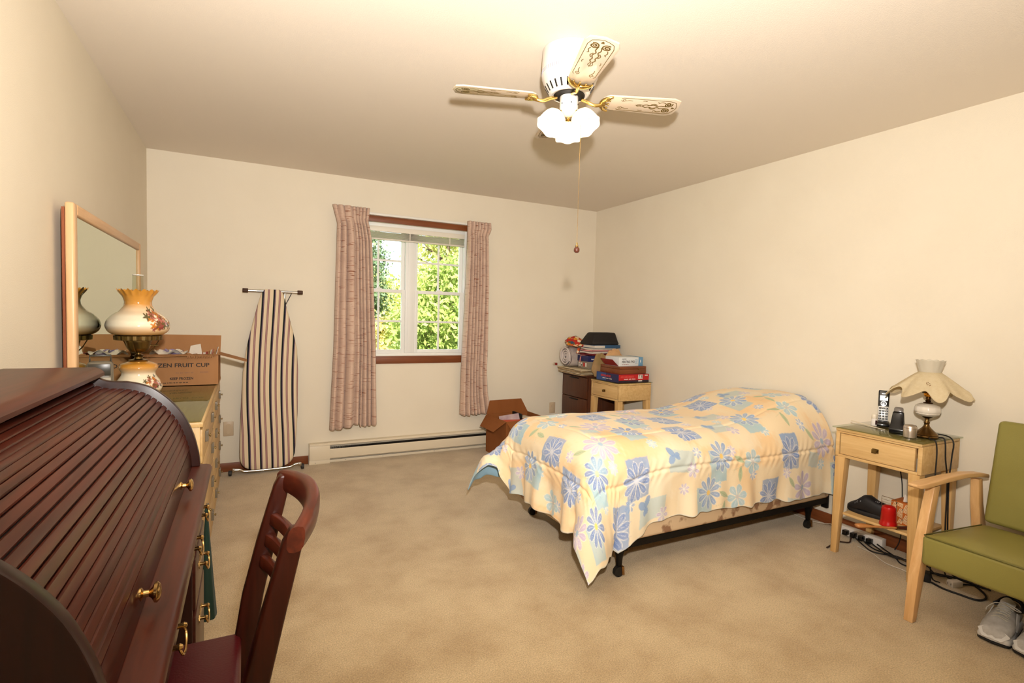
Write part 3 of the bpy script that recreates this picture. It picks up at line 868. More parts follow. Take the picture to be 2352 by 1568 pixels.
def fruit_box():
    t = thing('cardboard_box', 'open cardboard carton printed FROZEN FRUIT CUP standing on the dresser', 'box', (0.072, -0.85, DT + 0.006))
    w, d, h, th = 0.418, 0.33, 0.185, 0.004
    b = G().box(0, w, 0, d, 0, th).box(0, w, 0, th, th, h).box(0, w, d - th, d, th, h).box(0, th, th, d - th, th, h).box(w - th, w, th, d - th, th, h)
    b.obj('carton_body', M_card, t)
    # flaps: back stands up, front folds down outward, right hangs out
    G().hexa([(0, d - th, h + .0005), (w, d - th, h + .0005), (w, d, h + .0005), (0, d, h + .0005)], [(0.0, d + 0.015, h + 0.118), (w + 0.004, d + 0.015, h + 0.112), (w + 0.004, d + 0.019, h + 0.112), (0.0, d + 0.019, h + 0.118)]).obj('flap', M_card, t)
    G().hexa([(-0.002, -0.05, h - 0.004), (w - 0.014, -0.042, h + 0.002), (w, 0.004, h + 0.0045), (0, 0.004, h + 0.0045)], [(-0.002, -0.05, h), (w - 0.014, -0.042, h + 0.006), (w, 0.004, h + 0.0085), (0, 0.004, h + 0.0085)]).obj('flap', M_card, t)
    # torn perforation along the front flap
    for k in range(16):
        x = 0.254 + k * 0.0086
        G().add([(x, -0.0445, h - 0.002), (x + 0.0075, -0.0442, h - 0.0015), (x + 0.0040, -0.0500, h - 0.012)], [(0, 1, 2)]).obj('torn_tooth', M_card, t, solid=0.003)
    G().hexa([(w - 0.004, 0.06, h + 0.0005), (w, 0.06, h + 0.0005), (w, d - 0.02, h + 0.0005), (w - 0.004, d - 0.02, h + 0.0005)], [(w + 0.160, 0.07, h - 0.050), (w + 0.164, 0.07, h - 0.048), (w + 0.164, d - 0.06, h - 0.048), (w + 0.160, d - 0.06, h - 0.050)]).obj('flap', M_card, t)
    G().hexa([(0, 0.01, h + 0.0005), (0.004, 0.01, h + 0.0005), (0.004, d - 0.02, h + 0.0005), (0, d - 0.02, h + 0.0005)], [(0.03, 0.02, h + 0.10), (0.034, 0.02, h + 0.10), (0.034, d - 0.03, h + 0.10), (0.03, d - 0.03, h + 0.10)]).obj('flap', M_card, t)
    def put(txt, x, z, size, m, sx=1.0, bold=0.0):
        lettering('lettering', txt, size, m, t, frame((x, -0.0006, z), (1, 0, 0), (0, 0, 1)), sx=sx, bold=bold)
    put('FROZEN FRUIT CUP', 0.023, 0.124, 0.034, M_ink, 1.14, 0.0007)
    put('KEEP FROZEN', 0.158, 0.042, 0.021, M_ink, 0.95, 0.0005)
    printed_line(t, M_ink, (0.105, -0.0006, 0.017), (1, 0, 0), (0, 0, 1), 0.150, 0.0060, 9, 1)
    printed_line(t, M_ink2, (0.188, -0.0006, 0.078), (1, 0, 0), (0, 0, 1), 0.095, 0.0085, 4, 2)
    printed_line(t, M_ink2, (0.318, -0.0006, 0.080), (1, 0, 0), (0, 0, 1), 0.046, 0.0085, 1, 3)
    # crumpled contents
    rg = np.random.default_rng(3)
    for k in range(9):
        cx, cy = rg.uniform(0.07, w - 0.07), rg.uniform(0.07, d - 0.07)
        def fn(u, v, cx=cx, cy=cy, k=k):
            return (cx + (u - 0.5) * 0.10 + 0.012 * math.sin(7 * v + k), cy + (v - 0.5) * 0.10, h - 0.03 + 0.02 * math.sin(5 * u + k) * math.cos(6 * v) + 0.02 * ((k * 7) % 3))
        m = [M_paper, mat('wrapper_red', (160, 70, 56), rough=0.5), M_paper, mat('wrapper_lilac', (150, 134, 170), rough=0.5), M_card][k % 5]
        G().grid(fn, 7, 7).obj('crumpled_paper', m, t, solid=0.001, smooth=20)
    for k in range(7):
        x = w - 0.03 - 0.010 * k
        G().hexa([(x, 0.04, h - 0.06), (x + 0.002, 0.04, h - 0.06), (x + 0.002, 0.06, h - 0.06), (x, 0.06, h - 0.06)], [(x + 0.03 - 0.004 * k, 0.045, h + 0.052 - 0.006 * k), (x + 0.032 - 0.004 * k, 0.045, h + 0.052 - 0.006 * k), (x + 0.026, 0.065, h + 0.05 - 0.006 * k), (x + 0.024, 0.065, h + 0.05 - 0.006 * k)]).obj('paper_strip', [M_paper, M_card, mat('wrapper_red', (160, 70, 56))][k % 3], t)
    G().hexa([(0.24, 0.12, h - 0.05), (0.33, 0.11, h - 0.05), (0.33, 0.115, h - 0.05), (0.24, 0.125, h - 0.05)], [(0.26, 0.10, h + 0.055), (0.315, 0.10, h + 0.068), (0.315, 0.103, h + 0.068), (0.26, 0.103, h + 0.055)]).obj('folded_paper', M_paper, t)
fruit_box()
# ------------------------------------------------------------------ roll-top desk against the left wall
M_cherry = wood('dark_cherry', (52, 18, 11), (80, 32, 19), axis='y', rough=0.33, coat=0.0, spec=0.3, scale=5)
M_cherryx = wood('dark_cherry_end', (30, 11, 7), (44, 16, 9), axis='z', rough=0.32, coat=0.0, spec=0.35, scale=5)
M_cherryd = wood('dark_cherry_front', (48, 17, 10), (68, 27, 16), axis='y', rough=0.26, coat=0.0, spec=0.35, scale=5)
M_black = mat('black_backing', (16, 12, 10), rough=0.7)

def bail_pull(parent, x, y, z, w=0.075):
    g = G()
    pl = [(-w / 2 - 0.012, 0), (-w / 2, 0.012), (-w / 4, 0.006), (0, 0.019), (w / 4, 0.006), (w / 2, 0.012), (w / 2 + 0.012, 0), (w / 2, -0.013), (w / 4, -0.008), (0, -0.020), (-w / 4, -0.008), (-w / 2, -0.013)]
    g.prism([(y + a, z + b) for a, b in pl], 'x', x, x + 0.002)
    for s in (-1, 1):
        o = len(g.v)
        g.lathe([(0.005, 0.0), (0.005, 0.012), (0.0065, 0.016), (0.004, 0.021), (0.001, 0.022)], 12)
        g.v[o:] = [(x + 0.002 + p[2], y + s * w / 2 + p[0], z + 0.002 + p[1]) for p in g.v[o:]]
    g.tube(catmull([(x + 0.016, y - w / 2, z + 0.002), (x + 0.021, y - w / 2, z - 0.010), (x + 0.023, y - w / 3, z - 0.021), (x + 0.024, y, z - 0.025), (x + 0.023, y + w / 3, z - 0.021), (x + 0.021, y + w / 2, z - 0.010), (x + 0.016, y + w / 2, z + 0.002)], 4), 0.0027, 8)
    return g.obj('handle', M_brass, parent, smooth=40)

def rolltop():
    L_ = 1.29
    t = thing('rolltop_desk', 'dark cherry roll-top desk with its slatted tambour closed', 'desk', (0.0, -3.92, 0.0))
    prof = [(0.232, 1.0745), (0.246, 1.063), (0.266, 1.054), (0.295, 1.051), (0.32, 1.049), (0.357, 1.039), (0.39, 1.022), (0.432, 0.983), (0.469, 0.931), (0.494, 0.87), (0.507, 0.817), (0.512, 0.784), (0.513, 0.7605)]
    cv = [(p.x, p.y) for p in catmull([(a, b, 0) for a, b in prof], 4)]
    side = [(0.02, 0.7605), (0.02, 1.0745)] + cv
    for (a, b) in ((0.0, 0.026), (L_ - 0.026, L_)):
        G().prism(side, 'y', a, b).obj('side_panel', M_cherryx, t, bevel=0.003, seg=2)
    top = [(0.02, 1.075), (0.02, 1.095), (0.232, 1.095), (0.247, 1.089), (0.256, 1.079), (0.256, 1.069), (0.246, 1.0635), (0.233, 1.0635), (0.233, 1.075)]
    G().prism(top, 'y', 0.0, L_).obj('top', M_cherry, t, smooth=40)
    box('back_panel', M_cherryx, t, 0.02, 0.03, 0.0262, L_ - 0.0262, 0.7605, 1.0745)
    # tambour slats follow the curve, each its own piece
    off = 0.022
    P = np.array(cv[2:]); Tn = np.gradient(P, axis=0); Tn /= np.linalg.norm(Tn, axis=1)[:, None]
    Nn = np.stack([Tn[:, 1], -Tn[:, 0]], 1) * -1.0   # outward
    Nn = np.where((Nn[:, :1] + Nn[:, 1:] > 0), Nn, -Nn)
    Q = P - Nn * off
    s = np.concatenate([[0], np.cumsum(np.linalg.norm(np.diff(Q, axis=0), axis=1))])
    def at(d):
        return np.array([np.interp(d, s, Q[:, 0]), np.interp(d, s, Q[:, 1])]), np.array([np.interp(d, s, Nn[:, 0]), np.interp(d, s, Nn[:, 1])])
    rail = 0.060
    n = 20; pitch = (s[-1] - rail) / n
    bk = []
    for k in range(61):
        p, nn = at(s[-1] * k / 60); bk.append(p - nn * 0.0085)
    bk2 = [b - at(s[-1] * k / 60)[1] * 0.002 for k, b in enumerate(bk)]
    G().prism([tuple(b) for b in bk] + [tuple(b) for b in bk2[::-1]], 'y', 0.0265, L_ - 0.0265).obj('tambour_backing', M_black, t)
    for k in range(n):
        p0, n0 = at(k * pitch + 0.0009); p1, n1 = at((k + 1) * pitch - 0.0009)
        pa, na = at(k * pitch + 0.0028); pb, nb = at((k + 1) * pitch - 0.0028); pm, nm = at((k + 0.5) * pitch)
        poly = [tuple(p0 - n0 * 0.008), tuple(p0 - n0 * 0.0025), tuple(pa + na * 0.0002), tuple(pm + nm * 0.0008), tuple(pb + nb * 0.0002), tuple(p1 - n1 * 0.0025), tuple(p1 - n1 * 0.008)]
        G().prism(poly, 'y', 0.0268, L_ - 0.0268).obj('slat', M_cherry, t, smooth=25)
    d0 = s[-1] - rail + 0.001
    poly = [tuple(at(d0)[0]), tuple(at((d0 + s[-1]) / 2)[0]), tuple(at(s[-1] - 0.001)[0]), tuple(at(s[-1] - 0.001)[0] - np.array([0.014, 0])), tuple(at(d0)[0] - np.array([0.014, 0.002]))]
    rl = G().prism(poly, 'y', 0.0268, L_ - 0.0268).obj('lift_rail', M_cherryd, t, bevel=0.002)
    kx = at(s[-1] - 0.036)[0]
    for y in (0.335, 0.955):
        G().lathe([(0.011, 0), (0.011, 0.003), (0.006, 0.006), (0.0055, 0.014), (0.009, 0.018), (0.0165, 0.022), (0.0175, 0.026), (0.013, 0.030), (0.004, 0.032)], 20).move(Matrix.Rotation(PI / 2, 4, 'Y')).obj('knob', M_brass, rl, smooth=40, loc=(kx[0] - 0.001, y, kx[1] - 0.004))
    # writing ledge
    led = [(0.02, 0.731), (0.02, 0.760), (0.530, 0.760), (0.541, 0.7565), (0.546, 0.749), (0.546, 0.741), (0.541, 0.734), (0.532, 0.731)]
    G().prism(led, 'y', -0.004, L_ + 0.004).obj('writing_surface', M_cherry, t, smooth=40)
    # pedestals with drawers
    for (y0, y1) in ((0.0, 0.34), (L_ - 0.34, L_)):
        ped = G().box(0.03, 0.515, y0, y0 + 0.02, 0.03, 0.7305).box(0.03, 0.515, y1 - 0.02, y1, 0.03, 0.7305).box(0.03, 0.04, y0 + 0.02, y1 - 0.02, 0.03, 0.7305).box(0.04, 0.50, y0 + 0.02, y1 - 0.02, 0.03, 0.05)
        for z in (0.585, 0.415):
            ped.box(0.04, 0.505, y0 + 0.02, y1 - 0.02, z - 0.008, z + 0.008)
        po = ped.obj('pedestal', M_cherryx, t, bevel=0.002)
        box('plinth', M_cherryx, po, 0.04, 0.50, y0 + 0.004, y1 - 0.004, 0, 0.0299)
        for (z0, z1, hz) in ((0.596, 0.722, 0.655), (0.426, 0.574, 0.505), (0.056, 0.404, 0.335)):
            d = box('drawer', M_cherryd, t, 0.5055, 0.523, y0 + 0.012, y1 - 0.012, z0, z1, bevel=0.003)
            bail_pull(d, 0.523, (y0 + y1) / 2, hz)
    d = box('drawer', M_cherryd, t, 0.5055, 0.523, 0.352, L_ - 0.352, 0.596, 0.722, bevel=0.003)
    bail_pull(d, 0.523, 0.42, 0.655)
    bail_pull(d, 0.523, L_ - 0.42, 0.655)
    G().prism([(0.645 + 0.011 * math.cos(a), 0.690 + 0.016 * math.sin(a)) for a in np.linspace(0, 2 * PI, 16, endpoint=False)], 'x', 0.523, 0.5255).obj('keyhole_plate', M_brass, d, smooth=30)
    box('drawer_box', M_black, t, 0.05, 0.5054, 0.36, L_ - 0.36, 0.606, 0.712)
    box('modesty_panel', M_cherryx, t, 0.05, 0.06, 0.341, L_ - 0.341, 0.15, 0.7305)
rolltop()

# ------------------------------------------------------------------ desk chair
def desk_chair():
    t = thing('desk_chair', 'dark wooden slat-back chair with a maroon seat pulled up to the desk', 'chair', (0.47, -3.375, 0.0))
    wd = wood('chair_mahogany', (40, 13, 6), (62, 22, 11), axis='z', rough=0.32, coat=0.0, spec=0.35)
    wy = wood('chair_mahogany_rail', (62, 23, 12), (90, 37, 20), axis='y', rough=0.32, coat=0.0, spec=0.4)
    hy = 0.185
    for s in (-1, 1):
        y = s * hy
        path = [(0.222, 0.0), (0.188, 0.22), (0.176, 0.43), (0.196, 0.56), (0.228, 0.70), (0.262, 0.835), (0.270, 0.862)]
        wx = [0.030, 0.040, 0.050, 0.050, 0.046, 0.038, 0.026]
        rings = []
        for (x, z), w in zip(path, wx):
            hw = 0.016
            rings.append([(x - w / 2, y - hw, z), (x + w / 2, y - hw, z), (x + w / 2, y + hw, z), (x - w / 2, y + hw, z)])
        G().loft(rings).obj('back_post', wd, t, bevel=0.006, seg=3)
        G().loft([[(-0.18 - w, y * 0.97 - w, z), (-0.18 + w, y * 0.97 - w, z), (-0.18 + w, y * 0.97 + w, z), (-0.18 - w, y * 0.97 + w, z)] for z, w in ((0.0, 0.013), (0.41, 0.019))]).obj('front_leg', wd, t, bevel=0.004)
    # bowed crest rail
    rings = []
    for k in range(25):
        u = -1 + 2 * k / 24
        y = u * (hy + 0.019); bow = 0.048 * (1 - u * u)
        x = 0.266 + bow; zc = 0.842 + 0.010 * (1 - u * u) ; h = 0.026 + 0.006 * (1 - u * u); w = 0.0165
        rr = []
        for q in range(12):
            a = 2 * PI * q / 12
            rr.append((x + w * math.copysign(abs(math.cos(a)) ** 0.7, math.cos(a)) + 0.25 * h * math.sin(a) * 0.5, y, zc + h * math.copysign(abs(math.sin(a)) ** 0.7, math.sin(a))))
        rings.append(rr)
    G().loft(rings).obj('crest_rail', wy, t, smooth=50)
    for zc, x0 in ((0.752, 0.240), (0.700, 0.228), (0.648, 0.216)):
        rings = []
        for k in range(13):
            u = -1 + 2 * k / 12
            y = u * (hy - 0.015); x = x0 + 0.036 * (1 - u * u); h = 0.0145; w = 0.009
            rings.append([(x - w, y, zc - h), (x + w, y, zc - h), (x + w + 0.004, y, zc + h), (x - w + 0.004, y, zc + h)])
        G().loft(rings).obj('back_slat', wy, t, bevel=0.004)
    # padded seat
    out = []
    for (x, y) in ((-0.205, -0.195), (0.170, -0.190), (0.170, 0.190), (-0.205, 0.195)):
        out.append((x, y))
    g = G().prism(out, 'z', 0.432, 0.466)
    g.obj('seat', mat('maroon_vinyl', (78, 14, 20), rough=0.42, spec=0.4, bump=(180, 0.06, (1, 1, 1))), t, bevel=0.016, seg=4)
    box('seat_rail', wd, t, -0.19, 0.165, -0.168, 0.168, 0.385, 0.4315, bevel=0.003)
    for s in (-1, 1):
        box('stretcher', wd, t, -0.165, 0.185, s * hy * 0.97 - 0.008, s * hy * 0.97 + 0.008, 0.15, 0.175, bevel=0.003)
desk_chair()

# green conical bundle standing by the far pedestal
def green_cone():
    t = thing('green_cone', 'dark green cone-shaped cloth bundle on the carpet beyond the desk drawers', 'cloth', (0.505, -2.20, 0.0))
    def fn(j, a, r, z):
        return r * (1 + 0.05 * math.sin(7 * a + 3 * z)), z
    G().lathe([(0.034, 0.0), (0.036, 0.01), (0.026, 0.14), (0.016, 0.28), (0.008, 0.40), (0.004, 0.45)], 42, fn=fn).obj('cloth_body', mat('dark_green_cloth', (12, 42, 29), rough=0.8, sheen=0.1), t, smooth=60)
    G().lathe([(0.006, 0.445), (0.009, 0.452), (0.006, 0.462), (0.001, 0.464)], 14).obj('tip', mat('dark_green_cloth', (22, 62, 44)), t, smooth=60)
green_cone()
# ------------------------------------------------------------------ ceiling fan with light kit
def ceiling_fan():
    FX, FY = 1.90, -2.685
    t = thing('ceiling_fan', 'white four-blade ceiling fan with gold scrollwork and lit glass shades', 'ceiling fan', (FX, FY, H))
    wh = mat('white_enamel', (224, 216, 206), rough=0.3, coat=0.2)
    dk = mat('fan_dark', (20, 17, 15), rough=0.5)
    gold = mat('shiny_gold', (232, 202, 128), rough=0.16, metal=1.0)
    # motor housing hangs on the ceiling
    prof = [(0.119, -0.001), (0.121, -0.004), (0.121, -0.118), (0.117, -0.124), (0.117, -0.128), (0.108, -0.150), (0.086, -0.186), (0.078, -0.190), (0.074, -0.188)]
    G().lathe(prof, 72).obj('motor_housing', wh, t, smooth=35)
    for k in range(72):      # rows of small vent slits
        a = 2 * PI * k / 72
        G().box(-0.0006, 0.0018, -0.0012, 0.0012, -0.105, -0.090).move(Matrix.Translation((0.1205 * math.cos(a), 0.1205 * math.sin(a), 0)) @ Matrix.Rotation(a, 4, 'Z')).obj('vent_slit', mat('vent_grey', (150, 150, 160), rough=0.5), t)
    for k in range(24):      # long dark vent slots on the cone
        a = 2 * PI * (k + 0.5) / 24
        q0 = Vector((0.1075, 0, -0.152)); q1 = Vector((0.0905, 0, -0.180))
        d = (q1 - q0); nn = Vector((d.z, 0, -d.x)).normalized()
        nn = nn if nn.x > 0 else -nn
        sl = G()
        w = 0.0036
        c = [q0 + Vector((0, -w, 0)), q0 + Vector((0, w, 0)), q1 + Vector((0, w, 0)), q1 + Vector((0, -w, 0))]
        sl.hexa([tuple(p - nn * 0.002) for p in c], [tuple(p + nn * 0.0012) for p in c])
        sl.move(Matrix.Rotation(a, 4, 'Z')).obj('vent_slot', dk, t, bevel=0.0012)
    G().lathe([(0.068, -0.180), (0.068, -0.1915), (0.040, -0.1925)], 48).obj('flywheel', dk, t, smooth=35)
    zb = -0.203
    # four blades
    def blade_outline():
        r0, r1, w0, w1 = 0.150, 0.505, 0.051, 0.066
        o = [(r0, -w0 * 0.6), (r0 + 0.02, -w0), (r1 - 0.045, -w1), (r1 - 0.012, -w1 * 0.80), (r1 - 0.006, -w1 * 0.35), (r1, 0.0), (r1 - 0.006, w1 * 0.35), (r1 - 0.012, w1 * 0.80), (r1 - 0.045, w1), (r0 + 0.02, w0), (r0, w0 * 0.6)]
        return o
    cream = mat('cream_blade', (222, 202, 176), rough=0.25, coat=0.3)
    ink = mat('gold_ink', (112, 88, 26), rough=0.4, metal=0.2)
    def spiral(cx, cy, r, turns, a0, s, n=26):
        return [(cx + r * (1 - 0.82 * k / n) * math.cos(a0 + s * 2 * PI * turns * k / n), cy + r * (1 - 0.82 * k / n) * math.sin(a0 + s * 2 * PI * turns * k / n)) for k in range(n + 1)]
    for k in range(4):
        ang = math.radians(-19.0 + 90 * k)
        Mz = Matrix.Translation((0, 0, zb)) @ Matrix.Rotation(ang, 4, 'Z') @ Matrix.Rotation(math.radians(-9), 4, 'X')
        b = G().prism(blade_outline(), 'z', 0.0, 0.006).move(Mz).obj('blade', cream, t, bevel=0.0015)
        z = -0.0004
        def line(pts, w=0.0022):
            w = [v * 1.5 for v in w] if isinstance(w, list) else w * 1.6
            q = [Mz @ Vector((x, y, z)) for x, y in pts]
            up = (Mz.to_3x3() @ Vector((0, 0, 1)))
            G().ribbon(q, w, 0.0005, up).obj('gold_scroll', ink, b)
        # outline border
        line([(0.225, -0.040), (0.235, -0.046), (0.45, -0.0485), (0.476, -0.040), (0.486, -0.02), (0.492, 0.0), (0.486, 0.02), (0.476, 0.040), (0.45, 0.0485), (0.235, 0.046), (0.225, 0.040)], 0.0016)
        for s in (-1, 1):
            line(spiral(0.448, s * 0.023, 0.0185, 1.6, 0.6 * s, -s), 0.0036)
            line(spiral(0.448, s * 0.023, 0.0135, 1.2, 2.4 * s, -s), 0.0022)
            line([(p.x, p.y) for p in catmull([(0.432, s * 0.032, 0), (0.415, s * 0.036, 0), (0.402, s * 0.030, 0), (0.396, s * 0.036, 0)], 4)], 0.0022)
            line([(p.x, p.y) for p in catmull([(0.445, s * 0.006, 0), (0.42, s * 0.010, 0), (0.405, s * 0.004, 0), (0.385, s * 0.012, 0), (0.365, s * 0.006, 0), (0.35, s * 0.010, 0), (0.335, s * 0.002, 0)], 4)], 0.0030)
            line([(p.x, p.y) for p in catmull([(0.40, s * 0.012, 0), (0.385, s * 0.020, 0), (0.37, s * 0.013, 0)], 4)], 0.0024)
            line([(p.x, p.y) for p in catmull([(0.335, s * 0.004, 0), (0.318, s * 0.009, 0), (0.308, s * 0.002, 0)], 4)], 0.0018)
            line(spiral(0.240, s * 0.030, 0.011, 1.3, PI if s > 0 else PI, s), 0.0016)
            line([(p.x, p.y) for p in catmull([(0.25, s * 0.026, 0), (0.265, s * 0.031, 0), (0.28, s * 0.030, 0)], 4)], 0.0018)
            line([(0.345, s * 0.034), (0.335, s * 0.037), (0.325, s * 0.035)], 0.002)
        line([(0.470, 0.0), (0.478, 0.0), (0.484, 0.0)], [0.009, 0.006, 0.001])
        line([(0.33, 0), (0.31, 0), (0.30, 0)], [0.003, 0.002, 0.001])
        # brass blade iron
        Mi = Matrix.Translation((0, 0, zb)) @ Matrix.Rotation(ang, 4, 'Z')
        ir = G()
        ir.tube([tuple(p) for p in catmull([(0.055, 0, 0.004), (0.085, 0.004, -0.004), (0.115, 0.002, -0.016), (0.145, 0, -0.013), (0.160, 0, -0.008)], 5)], 0.0075, 10)
        cres = []
        for q in range(17):
            a = -1.25 + 2.5 * q / 16
            cres.append((0.205 - 0.058 * math.cos(a), 0.052 * math.sin(a) * 1.0, -0.0055 - 0.010 * math.sin(a) * math.tan(math.radians(11)) * 5 * 0.1))
        ir.tube([(p[0], p[1], p[2] + p[1] * math.tan(math.radians(-11))) for p in cres], [0.004 + 0.007 * math.sin(PI * q / 16) for q in range(17)], 8)
        for yy in (-0.026, 0.0, 0.026):
            ir.tube([(0.150, yy * 0.3, -0.006), (0.175, yy, -0.006 + yy * math.tan(math.radians(-11)))], 0.0026, 6)
            ir.ball((0.178, yy, -0.006 + yy * math.tan(math.radians(-11))), 0.005, 8, 6)
        ir.move(Mi).obj('blade_iron', gold, t, smooth=50)
    # light kit
    G().lathe([(0.030, -0.190), (0.039, -0.194), (0.040, -0.199), (0.040, -0.254), (0.036, -0.264), (0.022, -0.272), (0.010, -0.274)], 48).obj('switch_housing', wh, t, smooth=35)
    for a in np.linspace(0, 2 * PI, 6, endpoint=False):
        G().ball((0.0405 * math.cos(a + 0.2), 0.0405 * math.sin(a + 0.2), -0.230), 0.0028, 8, 6).obj('screw', dk, t, smooth=60)
    # glass of a shade lit from inside
    m = bpy.data.materials.new('frosted_shade'); m.use_nodes = True
    N, L = m.node_tree.nodes, m.node_tree.links
    N.remove(N['Principled BSDF'])
    tl = N.new('ShaderNodeBsdfTranslucent'); tl.inputs['Color'].default_value = (0.96, 0.90, 0.80, 1)
    df = N.new('ShaderNodeBsdfDiffuse'); df.inputs['Color'].default_value = (0.93, 0.87, 0.78, 1)
    tp = N.new('ShaderNodeBsdfTransparent'); tp.inputs['Color'].default_value = (1.0, 0.93, 0.8, 1)
    mx = N.new('ShaderNodeMixShader'); mx.inputs[0].default_value = 0.45
    mx2 = N.new('ShaderNodeMixShader'); mx2.inputs[0].default_value = 0.10
    L.new(tl.outputs[0], mx.inputs[1]); L.new(df.outputs[0], mx.inputs[2])
    L.new(mx.outputs[0], mx2.inputs[1]); L.new(tp.outputs[0], mx2.inputs[2])
    L.new(mx2.outputs[0], N['Material Output'].inputs['Surface'])
    em = bpy.data.materials.new('lit_bulb'); em.use_nodes = True
    pe = em.node_tree.nodes['Principled BSDF']
    pe.inputs['Emission Color'].default_value = (1.0, 0.78, 0.48, 1); pe.inputs['Emission Strength'].default_value = 14.0
    for k in range(3):
        a = math.radians(-62.6 + 120 * k)
        R3 = Matrix.Rotation(a, 4, 'Z')
        arm = G().tube([tuple(p) for p in catmull([(0.018, 0, -0.262), (0.034, 0, -0.259), (0.043, 0, -0.264), (0.050, 0, -0.274)], 4)], 0.006, 8)
        arm.lathe([(0.008, 0.0), (0.018, -0.004), (0.019, -0.026), (0.015, -0.028)], 20)
        tilt = Matrix.Translation((0.046, 0, -0.270)) @ Matrix.Rotation(math.radians(-37), 4, 'Y') @ Matrix.Diagonal((0.92, 0.92, 0.92, 1))
        nlat = 4 * 20
        arm.v[-nlat:] = [tuple(tilt @ Vector(p)) for p in arm.v[-nlat:]]
        arm.move(R3).obj('lamp_arm', gold, t, smooth=45)
        def ruf(j, an, r, z):
            q = smooth01((j - 5) / 4.0)
            return r * (1 + 0.03 * q * math.cos(6 * an)), z - 0.0022 * q * math.cos(6 * an)
        sh = G().lathe([(0.019, -0.006), (0.036, -0.011), (0.048, -0.022), (0.055, -0.038), (0.058, -0.054), (0.0595, -0.070), (0.060, -0.082), (0.0615, -0.090), (0.0625, -0.094), (0.0625, -0.096)], 48, fn=ruf, cap=False)
        sh.move(R3 @ tilt).obj('glass_shade', m, t, smooth=70)
        bl = G().lathe([(0.010, -0.028), (0.012, -0.036), (0.018, -0.046), (0.021, -0.058), (0.018, -0.070), (0.008, -0.077), (0.001, -0.078)], 20)
        bl.move(R3 @ tilt).obj('bulb', em, t, smooth=60)
        wp = Vector((FX, FY, H)) + (R3 @ tilt @ Vector((0, 0, -0.088)))
        lo = light('bulb_light', 'POINT', wp, 0.45, (1.0, 0.84, 0.62), shadow_soft_size=0.02)
    # pull chain: beads, joint, brass ferrule and wooden ball
    cx, cy = 0.028, -0.055
    bm = G().ball((0, 0, 0), 0.0017, 6, 4)
    b0 = None
    for k in range(124):
        z = -0.272 - k * 0.0045
        if b0 is None:
            b0 = bm.obj('chain_bead', M_brass, t, smooth=60, loc=(cx, cy, z))
        else:
            c = b0.copy(); C.objects.link(c); c.parent = t; c.location = (cx, cy, z)
    ze = -0.272 - 124 * 0.0045
    G().lathe([(0.002, 0.004), (0.005, -0.002), (0.004, -0.006), (0.007, -0.010), (0.007, -0.014), (0.005, -0.016)], 16).obj('chain_ferrule', M_brass, t, smooth=40, loc=(cx, cy, ze))
    G().lathe([(0.007, -0.016), (0.0115, -0.021), (0.0125, -0.028), (0.0115, -0.035), (0.007, -0.040), (0.001, -0.041)], 20).obj('chain_ball', mat('dark_wood_ball', (84, 44, 30), rough=0.4), t, smooth=60, loc=(cx, cy, ze))
ceiling_fan()
